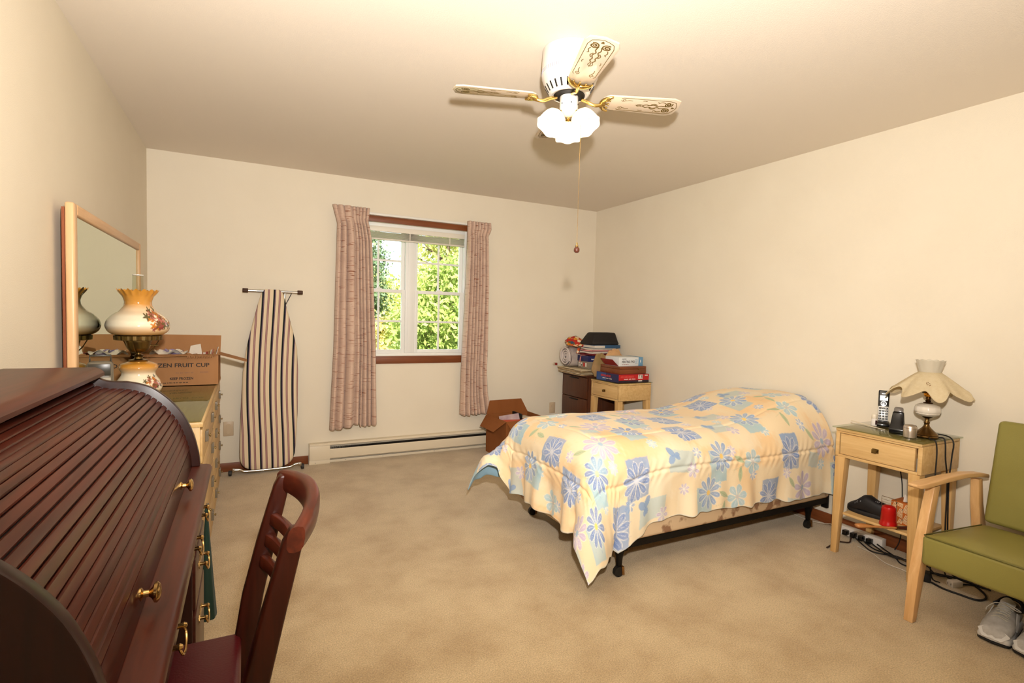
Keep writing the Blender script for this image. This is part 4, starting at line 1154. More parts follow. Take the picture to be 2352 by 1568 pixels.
# ------------------------------------------------------------------ bed
def bed():
    t = thing('bed', 'twin bed on a black metal frame with its head at the right wall', 'bed', (3.05, -2.19, 0.0))
    blk = mat('black_steel', (20, 18, 17), rough=0.45, metal=0.6)
    x0, x1, y0, y1 = -0.935, 0.935, -0.475, 0.475
    # damask box spring
    dm = mat('damask', (206, 178, 142), rough=0.8, spec=0.2)
    nt = dm.node_tree; N, L = nt.nodes, nt.links
    tc = N.new('ShaderNodeTexCoord'); vo = N.new('ShaderNodeTexVoronoi'); vo.inputs['Scale'].default_value = 10.0
    no = N.new('ShaderNodeTexNoise'); no.inputs['Scale'].default_value = 26; no.inputs['Detail'].default_value = 4
    ad = N.new('ShaderNodeMath'); ad.operation = 'MULTIPLY_ADD'; ad.inputs[1].default_value = 1.1; ad.inputs[2].default_value = -0.28
    sm = N.new('ShaderNodeMath'); sm.operation = 'ADD'
    cr = N.new('ShaderNodeValToRGB'); e = cr.color_ramp.elements
    e[0].position = 0.46; e[0].color = rgba((150, 114, 86)); e[1].position = 0.66; e[1].color = rgba((212, 184, 148))
    L.new(tc.outputs['Object'], vo.inputs['Vector']); L.new(tc.outputs['Object'], no.inputs['Vector'])
    L.new(no.outputs['Fac'], ad.inputs[0]); L.new(ad.outputs[0], sm.inputs[0]); L.new(vo.outputs['Distance'], sm.inputs[1])
    L.new(sm.outputs[0], cr.inputs['Fac']); L.new(cr.outputs['Color'], N['Principled BSDF'].inputs['Base Color'])
    G().box(x0 + 0.028, x1, y0 + 0.008, y1 - 0.008, 0.178, 0.375).obj('box_spring', dm, t, bevel=0.02, seg=3)
    G().box(x0 + 0.045, x1 - 0.01, y0 + 0.045, y1 - 0.045, 0.376, 0.575).obj('mattress', mat('mattress_ticking', (222, 206, 180), rough=0.8), t, bevel=0.085, seg=5)
    fr = G()
    for s in (-1, 1):
        y = s * 0.455
        fr.box(x0 + 0.16, x1 - 0.01, y - 0.002, y + 0.002, 0.145, 0.1775).box(x0 + 0.16, x1 - 0.01, min(y, y - s * 0.035), max(y, y - s * 0.035), 0.142, 0.146)
    for x in (x0 + 0.22, x1 - 0.17):
        fr.box(x - 0.02, x + 0.02, -0.453, 0.453, 0.130, 0.1415)
    fr.obj('side_rails', blk, t)
    for x in (x0 + 0.20, x1 - 0.17):
        for s in (-1, 1):
            y = s * 0.440
            lg = G().loft([[(x - a, y - a * 0.8, z), (x + a, y - a * 0.8, z), (x + a, y + a * 0.8, z), (x - a, y + a * 0.8, z)] for z, a in ((0.055, 0.012), (0.10, 0.014), (0.142, 0.022))]).obj('leg', blk, t, bevel=0.003)
            G().lathe([(0.010, -0.013), (0.026, -0.011), (0.027, 0.0), (0.026, 0.011), (0.010, 0.013)], 22).move(Matrix.Rotation(PI / 2, 4, 'X')).obj('caster', mat('black_rubber', (18, 17, 16), rough=0.5), lg, smooth=40, loc=(x - 0.004, y, 0.0272))
            G().hexa([(x + 0.010, y - 0.017, 0.012), (x + 0.026, y - 0.017, 0.008), (x + 0.026, y + 0.017, 0.008), (x + 0.010, y + 0.017, 0.012)], [(x + 0.006, y - 0.017, 0.056), (x + 0.022, y - 0.017, 0.052), (x + 0.022, y + 0.017, 0.052), (x + 0.006, y + 0.017, 0.056)]).obj('caster_hood', mat('worn_brass', (170, 132, 90), rough=0.25, metal=1.0), lg, bevel=0.002)
    for s in (-1, 1):
        box('headboard_bracket', blk, t, x1 - 0.012, x1 + 0.008, s * 0.44 - 0.02, s * 0.44 + 0.02, 0.11, 0.26, bevel=0.002)
    # care label hanging at the far foot corner
    G().hexa([(x0 + 0.024, 0.415, 0.21), (x0 + 0.023, 0.415, 0.21), (x0 + 0.023, 0.47, 0.205), (x0 + 0.024, 0.47, 0.205)], [(x0 + 0.026, 0.42, 0.28), (x0 + 0.025, 0.42, 0.28), (x0 + 0.025, 0.47, 0.28), (x0 + 0.026, 0.47, 0.28)]).obj('care_label', M_paper, t)
bed()

# ------------------------------------------------------------------ comforter: draped sheet with printed flowers
def comforter():
    XH, XFT, YN, YFA = 3.985, 2.105, -2.675, -1.705       # bed plan
    R = 0.155
    La = (XH - XFT) - R; Lb = (YFA - YN) - 2 * R
    dF, dN = 0.545, 0.475                                  # drop length past the start of the curve
    na, nb = 520, 440
    A = np.linspace(0, La + dF, na)                        # from head to foot
    B = np.linspace(-dN, Lb + dN, nb)                      # from near hem to far hem
    a, b = np.meshgrid(A, B, indexing='ij')
    ox = np.maximum(0, a - La); oyn = np.maximum(0, -b); oyf = np.maximum(0, b - Lb)
    oy = oyn + oyf; sgn = np.where(b < 0, -1.0, 1.0)
    sag = np.clip((a - (La - 0.32)) / 0.32, 0, 1) ** 1.5
    oyn = oyn * (1 + 0.24 * sag); oy = oyn + oyf
    d = np.hypot(ox, oy)
    cxd = np.where(d > 1e-9, ox / np.maximum(d, 1e-9), 0); cyd = np.where(d > 1e-9, oy / np.maximum(d, 1e-9), 0)
    corner = (2 * cxd * cyd) ** 2
    far = (b > Lb / 2)
    # wavy hems
    d = d * (1 - 0.13 * corner * (b < 0))
    arc = R * PI / 2
    t_ = np.maximum(0, d - arc)
    out = np.where(d < arc, R * np.sin(np.minimum(d, arc) / R), R)
    down = np.where(d < arc, R * (1 - np.cos(np.minimum(d, arc) / R)), R)
    flare = 0.04 + 0.42 * corner
    fa = np.arctan(flare)
    out = out + t_ * np.sin(fa); down = down + t_ * np.cos(fa)
    # folds in the drops
    k = np.clip(t_ / 0.25, 0, 1)
    fold = k * (0.012 * np.sin(15 * a + 2.0) + 0.008 * np.sin(31 * a + 1.0) + 0.004 * np.sin(57 * a)) * (oy > 0) * (1 - corner)
    fold += k * (0.020 * np.sin(19 * b + 0.8) + 0.010 * np.sin(43 * b)) * (ox > 0) * (1 - corner)
    out = out + fold
    bx = XH - np.minimum(a, La); by = YN + R + np.clip(b, 0, Lb)
    X = bx - out * cxd; Y = by + out * cyd * sgn
    # top height: crowned mattress and the pillow at the head
    yc = (YN + YFA) / 2; hy = (YFA - YN) / 2
    yn_ = np.clip((Y - yc) / hy, -1.15, 1.15)
    pil = 1 / (1 + np.exp(-(bx - 3.50) / 0.115))
    pil *= (1 - 0.55 * np.clip(np.abs(yn_) - 0.45, 0, 1) ** 1.5 * 1.8)
    Z = 0.640 + 0.025 * (1 - yn_ ** 2) + 0.150 * pil * np.clip(1.05 - yn_ ** 4, 0, 1) + 0.02 * np.exp(-((bx - 2.55) / 0.5) ** 2)
    Z = Z - down
    # hem of the long side stays level: near the head the drop is tucked
    lift = np.clip((bx - 3.35) / 0.5, 0, 1) * 0.06
    Z = np.where(oy > 0, Z - 0.15 * pil * np.clip(t_ / 0.34, 0, 1) * 0.6, Z)
    # puffs and stitched quilting lines
    def groove(v, w):
        return np.exp(-(v / w) ** 2)
    e_n, e_f, e_ft = b + dN, Lb + dN - b, La + dF - a
    rect1 = np.minimum(np.minimum(e_n, e_f), e_ft)
    q = groove(rect1 - 0.255, 0.008)
    cc = np.hypot(a - La * 0.52, (b - Lb / 2) * 1.5)
    q2 = groove(rect1 - 0.52, 0.009)
    puff = -0.009 * q - 0.007 * q2 + 0.006 * np.sin(7.1 * a + 1.3) * np.sin(9.3 * b + 0.4) + 0.004 * np.sin(17 * a - 3 * b) * np.sin(15 * b + 5 * a)
    puff += 0.0018 * np.exp(-((rect1 - 0.255) / 0.05) ** 2) * np.sin(88 * (a + b) + 3 * np.sin(21 * a))
    # wrinkled edge
    hem = np.exp(-np.minimum(np.minimum(e_n, e_f), e_ft) / 0.03)
    P = np.stack([X, Y, Z], -1)
    # the far foot corner lifts and rolls outward
    fc = np.clip(ox / dF, 0, 1) * np.clip(oyf / dN, 0, 1)
    ft = np.clip(1.25 - np.arctan2(oyf, np.maximum(ox, 1e-6)) / math.radians(60), 0, 1)
    P[..., 0] -= 0.09 * np.clip(fc * 2, 0, 1); P[..., 2] += 0.23 * np.clip(fc * 2.2, 0, 1) * ft
    # the foot hem is pulled in a little where it hangs over the box spring
    du = np.gradient(P, axis=0); dv = np.gradient(P, axis=1)
    nrm = np.cross(dv, du); nrm /= np.maximum(np.linalg.norm(nrm, axis=-1, keepdims=True), 1e-9)
    nrm *= np.sign(nrm[na // 2, nb // 2, 2])
    P = P + nrm * (puff * (1 - 0.6 * hem))[..., None]
    P[..., 2] += 0.006 * hem * np.sin(40 * a + 30 * b)
    th = 0.020 * (1 - 0.75 * hem)
    Pin = P - nrm * th[..., None]
    # ---- print
    def col(c):
        return np.array(lin(c))
    rg = np.random.default_rng(21)
    Cc = np.empty(P.shape); Cc[:] = col((238, 216, 178))
    FULL = (slice(None), slice(None))
    cur = [FULL]
    a_full, b_full = a, b
    def mixin(mask, c):
        s_ = cur[0]
        Cc[s_] = Cc[s_] * (1 - mask[..., None]) + col(c) * mask[..., None]
    def window_(cx, cy, r):
        i0, i1 = np.searchsorted(A, (cx - r, cx + r)); j0, j1 = np.searchsorted(B, (cy - r, cy + r))
        cur[0] = (slice(i0, i1), slice(j0, j1))
    def noise(f, s):
        r_ = np.random.default_rng(s); o = np.zeros_like(a)
        for _ in range(8):
            kx, ky = r_.normal(size=2) * f; o += np.sin(kx * a + ky * b + r_.uniform(0, 6.28))
        return o / 4.0
    n2f = noise(30, 2); n3f = noise(80, 3)
    def sq(cx, cy, wx, wy, rot=0.0, soft=0.004, rag=0.0025):
        a, b, n3 = a_full[cur[0]], b_full[cur[0]], n3f[cur[0]]
        c, s = math.cos(rot), math.sin(rot)
        u = (a - cx) * c + (b - cy) * s; v = -(a - cx) * s + (b - cy) * c
        m_ = np.maximum(np.abs(u) - wx, np.abs(v) - wy) + rag * n3
        return np.clip(0.5 - m_ / soft, 0, 1)
    # peach blocks in the ground colour
    for _ in range(46):
        cx, cy = rg.uniform(0, La + dF), rg.uniform(-dN, Lb + dN); window_(cx, cy, 0.25)
        mixin(sq(cx, cy, rg.uniform(0.05, 0.17), rg.uniform(0.05, 0.15), 0, 0.03, 0.015) * rg.uniform(0.35, 0.8) * (0.75 + 0.25 * np.tanh(n2f[cur[0]])), (240, 197, 140))
    for _ in range(20):
        cx, cy = rg.uniform(0, La + dF), rg.uniform(-dN, Lb + dN); window_(cx, cy, 0.25)
        mixin(sq(cx, cy, rg.uniform(0.05, 0.12), rg.uniform(0.05, 0.12), 0, 0.03, 0.015) * 0.5, (242, 228, 198))
    BL, MB_, DB, LI, GR, WH = (168, 198, 206), (138, 164, 200), (112, 138, 188), (196, 178, 200), (186, 194, 156), (246, 240, 226)
    def flower(cx, cy, R_, n, c, rot, core=(244, 206, 120), slim=0.42, line=True):
        a, b, n3 = a_full[cur[0]], b_full[cur[0]], n3f[cur[0]]
        u = a - cx; v = b - cy; r_ = np.hypot(u, v); th_ = np.arctan2(v, u) + rot
        sel = r_ < R_ * 1.25
        ph = (th_ * n / (2 * PI)) % 1.0 - 0.5
        x_ = r_ / R_
        w = slim * np.sqrt(np.clip(4 * (x_ - 0.10) * (1.02 - x_), 0, 1)) 
        dd = (np.abs(ph) - w) * r_ * 2 * PI / n
        if line:
            mixin(np.where(sel, np.clip(0.5 - (dd - 0.0035) / 0.003, 0, 1) * (x_ < 1.08), 0) * 0.65, WH)
        mixin(np.where(sel, np.clip(0.5 - dd / 0.003, 0, 1), 0) * (0.82 + 0.12 * np.tanh(n3)), c)
        mixin(np.where(sel & (np.abs(ph) * r_ < 0.0022) & (x_ > 0.25) & (x_ < 0.85), 0.45, 0), (224, 226, 232))
        if core is not None:
            mixin(np.clip(0.5 - (r_ - R_ * 0.17) / 0.004, 0, 1), core)
    def leaf(cx, cy, R_, rot):
        a, b = a_full[cur[0]], b_full[cur[0]]
        c, s = math.cos(rot), math.sin(rot)
        u = ((a - cx) * c + (b - cy) * s) / R_; v = (-(a - cx) * s + (b - cy) * c) / R_
        w = 0.34 * np.clip(1 - u * u, 0, 1)
        mixin(np.clip(0.5 - (np.abs(v) - w) * R_ / 0.003, 0, 1) * (np.abs(u) < 1), GR)
        mixin((np.abs(v) * R_ < 0.0015) * (np.abs(u) < 0.9) * 0.5, (150, 160, 120))
    def butterfly(cx, cy, R_, rot, c):
        a, b = a_full[cur[0]], b_full[cur[0]]
        for s in (-1, 1):
            leaf_rot = rot + s * 0.75
            for q_, sc in ((0, 1.0), (2.1, 0.7)):
                ca, sa = math.cos(leaf_rot + s * q_), math.sin(leaf_rot + s * q_)
                u = ((a - cx) * ca + (b - cy) * sa) / (R_ * sc) - 0.55; v = (-(a - cx) * sa + (b - cy) * ca) / (R_ * sc)
                e_ = (u / 0.55) ** 2 + (v / 0.34) ** 2
                mixin(np.clip((1 - e_) * 8, 0, 1) * 0.85, c)
                mixin(np.clip(1 - np.abs(e_ - 0.95) * 9, 0, 1) * 0.5, DB)
    # squares with flowers, on a loose diagonal lattice
    step = 0.335
    i = 0
    for r_ in range(-2, 9):
        for c_ in range(-2, 8):
            cx = r_ * step * 0.88 + (0.5 if c_ % 2 else 0) * step * 0.88 + rg.uniform(-0.04, 0.04)
            cy = -dN + 0.07 + c_ * step * 0.62 + rg.uniform(-0.04, 0.04)
            if not (-0.1 < cx < La + dF + 0.1 and -dN - 0.1 < cy < Lb + dN + 0.1):
                continue
            i += 1
            window_(cx, cy, 0.30)
            n2 = n2f[cur[0]]; aw, bw = a_full[cur[0]], b_full[cur[0]]
            kind = i % 7
            if kind in (0, 3):
                mixin(sq(cx, cy, 0.072, 0.088, rg.uniform(-0.1, 0.1)) * (0.82 + 0.14 * np.tanh(n2)), MB_)
                flower(cx + 0.01, cy - 0.01, 0.082, 10, DB, rg.uniform(0, 6), core=(206, 208, 216))
            elif kind in (1, 5):
                mixin(sq(cx, cy, 0.065, 0.085, rg.uniform(-0.1, 0.1)) * (0.80 + 0.16 * np.tanh(n2)), BL)
                flower(cx - 0.03, cy + 0.05, 0.085, 10, DB if kind == 1 else MB_, rg.uniform(0, 6))
            elif kind == 2:
                flower(cx, cy, 0.088, 9, LI, rg.uniform(0, 6), core=(170, 190, 206))
                leaf(cx + 0.11, cy + 0.04, 0.04, 0.9)
                mixin(sq(cx + 0.10, cy - 0.09, 0.05, 0.04, 0.2) * 0.55, BL)
            elif kind == 4:
                flower(cx, cy, 0.066, 6, BL, rg.uniform(0, 6), core=(206, 200, 196), slim=0.46)
                leaf(cx + 0.10, cy + 0.02, 0.042, 0.5); leaf(cx + 0.10, cy - 0.06, 0.045, 1.7)
                mixin(np.clip(0.5 - (np.abs(bw - cy + 0.25 * (aw - cx)) - 0.001) / 0.002, 0, 1) * (np.abs(aw - cx - 0.08) < 0.08) * 0.6, GR)
            else:
                mixin(sq(cx, cy, 0.09, 0.055, rg.uniform(-0.15, 0.15)) * 0.6, BL)
                butterfly(cx + 0.05, cy + 0.03, 0.05, rg.uniform(0, 6), MB_)
                flower(cx - 0.07, cy - 0.05, 0.040, 6, LI, 0.3, core=None, slim=0.36)
            # little scattered blossoms
            flower(cx + 0.15, cy + 0.10 + rg.uniform(-0.03, 0.03), 0.030, 7, [LI, BL, MB_][i % 3], rg.uniform(0, 6), core=WH, slim=0.36)
    shade_in = np.empty(P.shape); shade_in[:] = col((150, 186, 206))
    fm = np.clip(np.sin(14 * a) * np.sin(14 * b) * 4 - 2.6, 0, 1)
    shade_in = shade_in * (1 - 0.4 * fm[..., None]) + col((214, 224, 224)) * 0.4 * fm[..., None]
    Cc = np.where((hem > 0.85)[..., None], Cc * 0.6 + col((200, 214, 214)) * 0.4, Cc)
    # ---- mesh: outer sheet, inner sheet and rim
    o_ = np.array([3.05, -2.19, 0.16])
    V = np.concatenate([(P - o_).reshape(-1, 3), (Pin - o_).reshape(-1, 3)])
    ia = np.arange(na * nb).reshape(na, nb)
    q1 = np.stack([ia[:-1, :-1], ia[1:, :-1], ia[1:, 1:], ia[:-1, 1:]], -1).reshape(-1, 4)
    q2_ = q1[:, ::-1] + na * nb
    rim = np.concatenate([ia[:, 0], ia[-1, 1:], ia[-2::-1, -1], ia[0, -2:0:-1]])
    rn = np.roll(rim, -1)
    q3 = np.stack([rim, rim + na * nb, rn + na * nb, rn], -1)
    F = np.concatenate([q1, q2_, q3])
    me = bpy.data.meshes.new('comforter')
    me.vertices.add(len(V)); me.vertices.foreach_set('co', V.astype(np.float32).ravel())
    me.loops.add(F.size); me.loops.foreach_set('vertex_index', F.astype(np.int32).ravel())
    me.polygons.add(len(F)); me.polygons.foreach_set('loop_start', np.arange(0, F.size, 4, dtype=np.int32))
    me.polygons.foreach_set('use_smooth', np.ones(len(F), dtype=bool))
    me.update(calc_edges=True); me.validate()
    m = vcol_mat('printed_cotton', rough=0.85, spec=0.2, sheen=0.15, bump=(90, 0.05, (1, 1, 1)))
    me.materials.append(m)
    o = bpy.data.objects.new('comforter', me); C.objects.link(o); o.location = tuple(o_)
    cols = np.concatenate([np.clip(Cc, 0, 1).reshape(-1, 3), shade_in.reshape(-1, 3)])
    at = me.color_attributes.new('print', 'FLOAT_COLOR', 'POINT')
    fc4 = np.ones((len(cols), 4), dtype=np.float32); fc4[:, :3] = cols
    at.data.foreach_set('color', fc4.ravel())
    tag(o, 'yellow comforter printed with blue squares and flowers draped over the bed', 'comforter')
comforter()
# ------------------------------------------------------------------ the pair of nightstands
M_oak = wood('nightstand_oak', (206, 164, 104), (224, 188, 130), axis='y', rough=0.38)
M_oakz = wood('nightstand_oak_leg', (206, 160, 98), (222, 182, 122), axis='z', rough=0.38)
def nightstand(label, x, y):
    t = thing('nightstand', label, 'nightstand', (x, y, 0.0), 0, 'blond nightstands by the right wall')
    D, Wd = 0.375, 0.415
    hx, hy = D / 2, Wd / 2
    box('top', M_oak, t, -hx - 0.004, hx, -hy - 0.004, hy + 0.004, 0.694, 0.712, bevel=0.006)
    ap = G()
    ap.box(hx - 0.014, hx - 0.002, -hy + 0.03, hy - 0.03, 0.555, 0.6935)
    for s in (-1, 1):
        ap.box(-hx + 0.004, hx - 0.002, s * hy - 0.004 if s < 0 else hy - 0.016, s * hy + 0.016 if s < 0 else hy + 0.004, 0.552, 0.6935)
    ap.box(-hx + 0.001, -hx + 0.016, -hy + 0.012, hy - 0.012, 0.549, 0.5645).box(-hx + 0.001, -hx + 0.016, -hy + 0.012, hy - 0.012, 0.684, 0.6935)
    ap.obj('apron', M_oak, t, bevel=0.002)
    d = box('drawer', M_oak, t, -hx - 0.001, -hx + 0.02, -hy + 0.026, hy - 0.026, 0.567, 0.682, bevel=0.002)
    fr = G()
    fr.box(-hx - 0.0022, -hx - 0.0011, -hy + 0.030, hy - 0.030, 0.571, 0.574).box(-hx - 0.0022, -hx - 0.0011, -hy + 0.030, hy - 0.030, 0.675, 0.678)
    fr.obj('drawer_bead', M_oakz, d)
    pl = G().box(-hx - 0.0035, -hx - 0.0012, -0.016, 0.016, 0.613, 0.637)
    pl.box(-hx - 0.016, -hx - 0.0036, -0.006, 0.006, 0.619, 0.631).box(-hx - 0.018, -hx - 0.0161, -0.012, 0.012, 0.614, 0.634)
    pl.obj('pull', M_brassdk, d, bevel=0.001)
    for sx in (-1, 1):
        for sy in (-1, 1):
            a = 0.052
            xo, yo = sx * hx, sy * hy
            lo = 0.030
            def ring(z, w):
                x0, x1 = sorted((xo, xo - sx * w)); y0, y1 = sorted((yo, yo - sy * w))
                return [(x0, y0, z), (x1, y0, z), (x1, y1, z), (x0, y1, z)]
            G().loft([ring(0.0, lo), ring(0.548, a), ring(0.5495 if sx < 0 else 0.5515, a)]).obj('leg', M_oakz, t, bevel=0.002)
    return t
n1 = nightstand('blond nightstand under the ruffled lamp between bed and green armchair', 3.808, -3.10)
sh = G().box(-0.155, 0.17, -0.172, 0.172, 0.218, 0.232).obj('shelf', M_oak, n1, bevel=0.003)
n2 = nightstand('blond nightstand in the far corner stacked with boxes', 3.800, -0.762)
M_tglass = MATS['table_glass']
tag(G().box(3.598, 4.0, -3.322, -2.880, 0.7125, 0.7185).obj('glass_sheet', M_tglass, None, bevel=0.001), 'sheet of plate glass on the nightstand beneath the phone', 'glass sheet')
tag(G().box(3.592, 3.992, -0.984, -0.544, 0.7125, 0.7175).obj('glass_sheet', M_tglass, None, bevel=0.001), 'sheet of plate glass under the board game in the corner', 'glass sheet')
ZT = 0.719

# ------------------------------------------------------------------ milk glass lamp with a ruffled cloth shade
def milk_lamp():
    t = thing('table_lamp', 'brass and milk glass lamp with a ruffled lace shade on the nightstand', 'lamp', (3.80, -3.243, ZT))
    br = mat('lamp_brass', (118, 92, 56), rough=0.26, metal=1.0)
    G().lathe([(0.052, 0), (0.054, 0.004), (0.050, 0.010), (0.053, 0.013), (0.047, 0.020), (0.036, 0.030), (0.022, 0.044), (0.013, 0.056), (0.011, 0.068), (0.014, 0.074), (0.010, 0.082), (0.010, 0.095), (0.020, 0.102), (0.024, 0.106)], 40).obj('base', br, t, smooth=40)
    mg = mat('milk_glass', (232, 222, 206), rough=0.18, coat=0.4)
    def dots(j, a, r, z):
        return r * (1 + (0.02 * max(0, math.cos(12 * a)) if 6 <= j <= 9 else 0)), z
    G().lathe([(0.022, 0.106), (0.034, 0.110), (0.046, 0.118), (0.050, 0.122), (0.049, 0.125), (0.053, 0.128), (0.055, 0.136), (0.055, 0.144), (0.054, 0.152), (0.052, 0.156), (0.053, 0.159), (0.045, 0.166), (0.030, 0.172), (0.018, 0.174)], 72, fn=dots).obj('font', mg, t, smooth=50)
    G().lathe([(0.020, 0.174), (0.021, 0.178), (0.010, 0.181), (0.013, 0.187), (0.009, 0.192), (0.012, 0.200), (0.010, 0.206)], 24).obj('collar', mat('dark_brass', (84, 60, 34), rough=0.35, metal=1.0), t, smooth=40)
    G().lathe([(0.010, 0.206), (0.019, 0.212), (0.021, 0.222), (0.019, 0.236), (0.017, 0.258), (0.012, 0.264), (0.002, 0.266)], 24).obj('socket', mat('amber_brass', (206, 138, 40), rough=0.2, metal=1.0), t, smooth=45)
    G().tube([(-0.018, 0.006, 0.232), (-0.036, 0.010, 0.232)], 0.0035, 8).obj('switch_key', mat('black_plastic', (22, 22, 22)), t, smooth=50)
    lace = mat('cream_lace', (240, 226, 192), rough=0.9, spec=0.1, var=((228, 210, 170), 60, (1, 1, 1), 0.5), bump=(160, 0.25, (1, 1, 1)))
    nt = lace.node_tree; tl = nt.nodes.new('ShaderNodeBsdfTranslucent'); tl.inputs['Color'].default_value = rgba((236, 214, 166))
    mx = nt.nodes.new('ShaderNodeMixShader'); mx.inputs[0].default_value = 0.3
    nt.links.new(nt.nodes['Principled BSDF'].outputs[0], mx.inputs[1]); nt.links.new(tl.outputs[0], mx.inputs[2]); nt.links.new(mx.outputs[0], nt.nodes['Material Output'].inputs['Surface'])
    def rf(u, v):
        a = 2 * PI * u
        w = v ** 1.6
        r = 0.044 + (0.165 - 0.044) * v
        r += 0.020 * w * math.cos(8 * a + 0.5) + 0.006 * w * math.cos(13 * a)
        z = 0.338 - 0.108 * v ** 1.15 - 0.022 * w * math.cos(8 * a + 1.1) - 0.006 * w * math.cos(13 * a + 1)
        return (r * math.cos(a), r * math.sin(a), z)
    G().grid(rf, 180, 26, close_u=True).obj('ruffled_shade', lace, t, smooth=80, solid=0.0012)
    G().tube([rf(k / 180, 1.0) for k in range(180)], 0.0022, 6, closed=True).obj('lace_hem', lace, t, smooth=60)
    for k in range(7):       # eyelet flower on the cloth
        a = math.radians(-158); v = 0.62
        da, dv = (0.07 * math.cos(k * 2 * PI / 7), 0.055 * math.sin(k * 2 * PI / 7))
        p = Vector(rf((a + da) / (2 * PI), v + dv)); p2 = Vector(rf((a + da) / (2 * PI), v + dv - 0.03)); p3 = Vector(rf((a + da + 0.02) / (2 * PI), v + dv))
        nn = (p2 - p).cross(p3 - p).normalized()
        if nn.z < 0: nn = -nn
        G().ball(tuple(p + nn * 0.0012), 0.0022, 8, 6).obj('eyelet', mat('eyelet_shadow', (150, 112, 70), rough=0.9), t, smooth=60)
    fg = mat('frosted_glass', (236, 226, 204), rough=0.25, trans=0.35, spec=0.5)
    def crown(j, a, r, z):
        return r * (1 + (0.03 * math.cos(12 * a) if j >= 3 else 0.0)), z + (0.002 * math.cos(12 * a) if j >= 4 else 0)
    G().lathe([(0.040, 0.320), (0.043, 0.338), (0.045, 0.346), (0.049, 0.362), (0.055, 0.384), (0.060, 0.398)], 96, cap=False, fn=crown).obj('glass_crown', fg, t, smooth=60, solid=0.0018)
    G().tube([(0, 0, 0.262), (0, 0, 0.320), (0.0, 0.0, 0.33)], 0.004, 8).obj('harp', br, t, smooth=60)
    for k in range(3):
        a = k * 2 * PI / 3
        G().tube([(0, 0, 0.328), (0.043 * math.cos(a), 0.043 * math.sin(a), 0.336)], 0.0015, 6).obj('shade_spoke', br, t)
milk_lamp()

# ------------------------------------------------------------------ telephone
M_blk = mat('gloss_black', (14, 14, 15), rough=0.18, spec=0.6)
M_silver = mat('silver_plastic', (206, 204, 200), rough=0.3, metal=0.2)
def phone():
    t = thing('cordless_phone', 'black and silver cordless phone upright in its charger on the nightstand', 'phone', (3.895, -2.985, ZT), math.radians(28))
    t.scale = (1.1, 1.1, 1.1)
    G().loft([[(x * s, y * s, z) for x, y in ((-0.042, -0.030), (0.034, -0.032), (0.034, 0.032), (-0.042, 0.030))] for z, s in ((0, 1.0), (0.014, 1.0), (0.026, 0.72))]).obj('charger', M_blk, t, bevel=0.005, seg=3)
    # handset leans back a little; faces -x
    tilt = Matrix.Translation((-0.004, 0, 0.018)) @ Matrix.Rotation(math.radians(10), 4, 'Y')
    hs = G().box(-0.010, 0.012, -0.024, 0.024, 0.0, 0.165)
    hs.v = [(x, y * (1.0 - 0.10 * (z < 0.01)), z) for x, y, z in hs.v]
    h = hs.obj('handset', M_blk, t, bevel=0.005, seg=3); h.matrix_local = tilt
    box('key_panel', M_silver, h, -0.0118, -0.0101, -0.0215, 0.0215, 0.008, 0.082, bevel=0.0006)
    box('screen', mat('lcd', (128, 132, 118), rough=0.15), h, -0.0112, -0.0101, -0.017, 0.017, 0.112, 0.138)
    ring = G().tube([(-0.0112, 0.0115 * math.cos(a), 0.096 + 0.0115 * math.sin(a)) for a in np.linspace(0, 2 * PI, 24, endpoint=False)], 0.0016, 6, closed=True)
    ring.obj('nav_ring', M_silver, h, smooth=60)
    printed_line(h, M_silver, (-0.0103, 0.010, 0.147), (0, -1, 0), (0, 0, 1), 0.020, 0.004, 1, 4)
    for r in range(5):
        for c in range(3):
            box('key', M_blk, h, -0.0128, -0.0119, -0.019 + c * 0.0135, -0.019 + c * 0.0135 + 0.0105, 0.013 + r * 0.0135, 0.013 + r * 0.0135 + 0.009, bevel=0.0004)
phone()
def phone_base():
    t = thing('answering_base', 'glossy black handset cradle with its back turned beside the silver cup', 'phone', (3.765, -3.125, ZT), math.radians(20))
    G().loft([[(x, y, z) for x, y in ((-f, -w), (b, -w), (b, w), (-f, w))] for z, f, b, w in ((0, 0.045, 0.040, 0.032), (0.022, 0.045, 0.040, 0.032), (0.060, 0.020, 0.032, 0.028), (0.105, 0.000, 0.026, 0.024), (0.112, 0.004, 0.022, 0.020))]).obj('shell', M_blk, t, bevel=0.007, seg=3)
    G().loft([[(x, y, z) for x, y in ((-f, -w), (b, -w), (b, w), (-f, w))] for z, f, b, w in ((0.100, -0.004, 0.024, 0.021), (0.128, -0.010, 0.026, 0.020), (0.134, -0.014, 0.024, 0.016))]).obj('handset_top', mat('grey_gloss', (120, 112, 104), rough=0.2), t, bevel=0.003)
phone_base()
def cup():
    t = thing('metal_cup', 'small brushed silver cup on the nightstand beside the lamp base', 'cup', (3.688, -3.222, ZT))
    G().lathe([(0.024, 0.0), (0.0285, 0.003), (0.0295, 0.030), (0.0285, 0.058), (0.025, 0.064), (0.012, 0.067), (0.001, 0.0675)], 40).obj('body', mat('champagne_metal', (204, 192, 178), rough=0.3, metal=0.85), t, smooth=50)
    G().lathe([(0.0292, 0.049), (0.0300, 0.050), (0.0292, 0.051)], 40, cap=False).obj('lid_seam', mat('champagne_dark', (150, 128, 106), rough=0.4, metal=0.8), t, smooth=50)
cup()
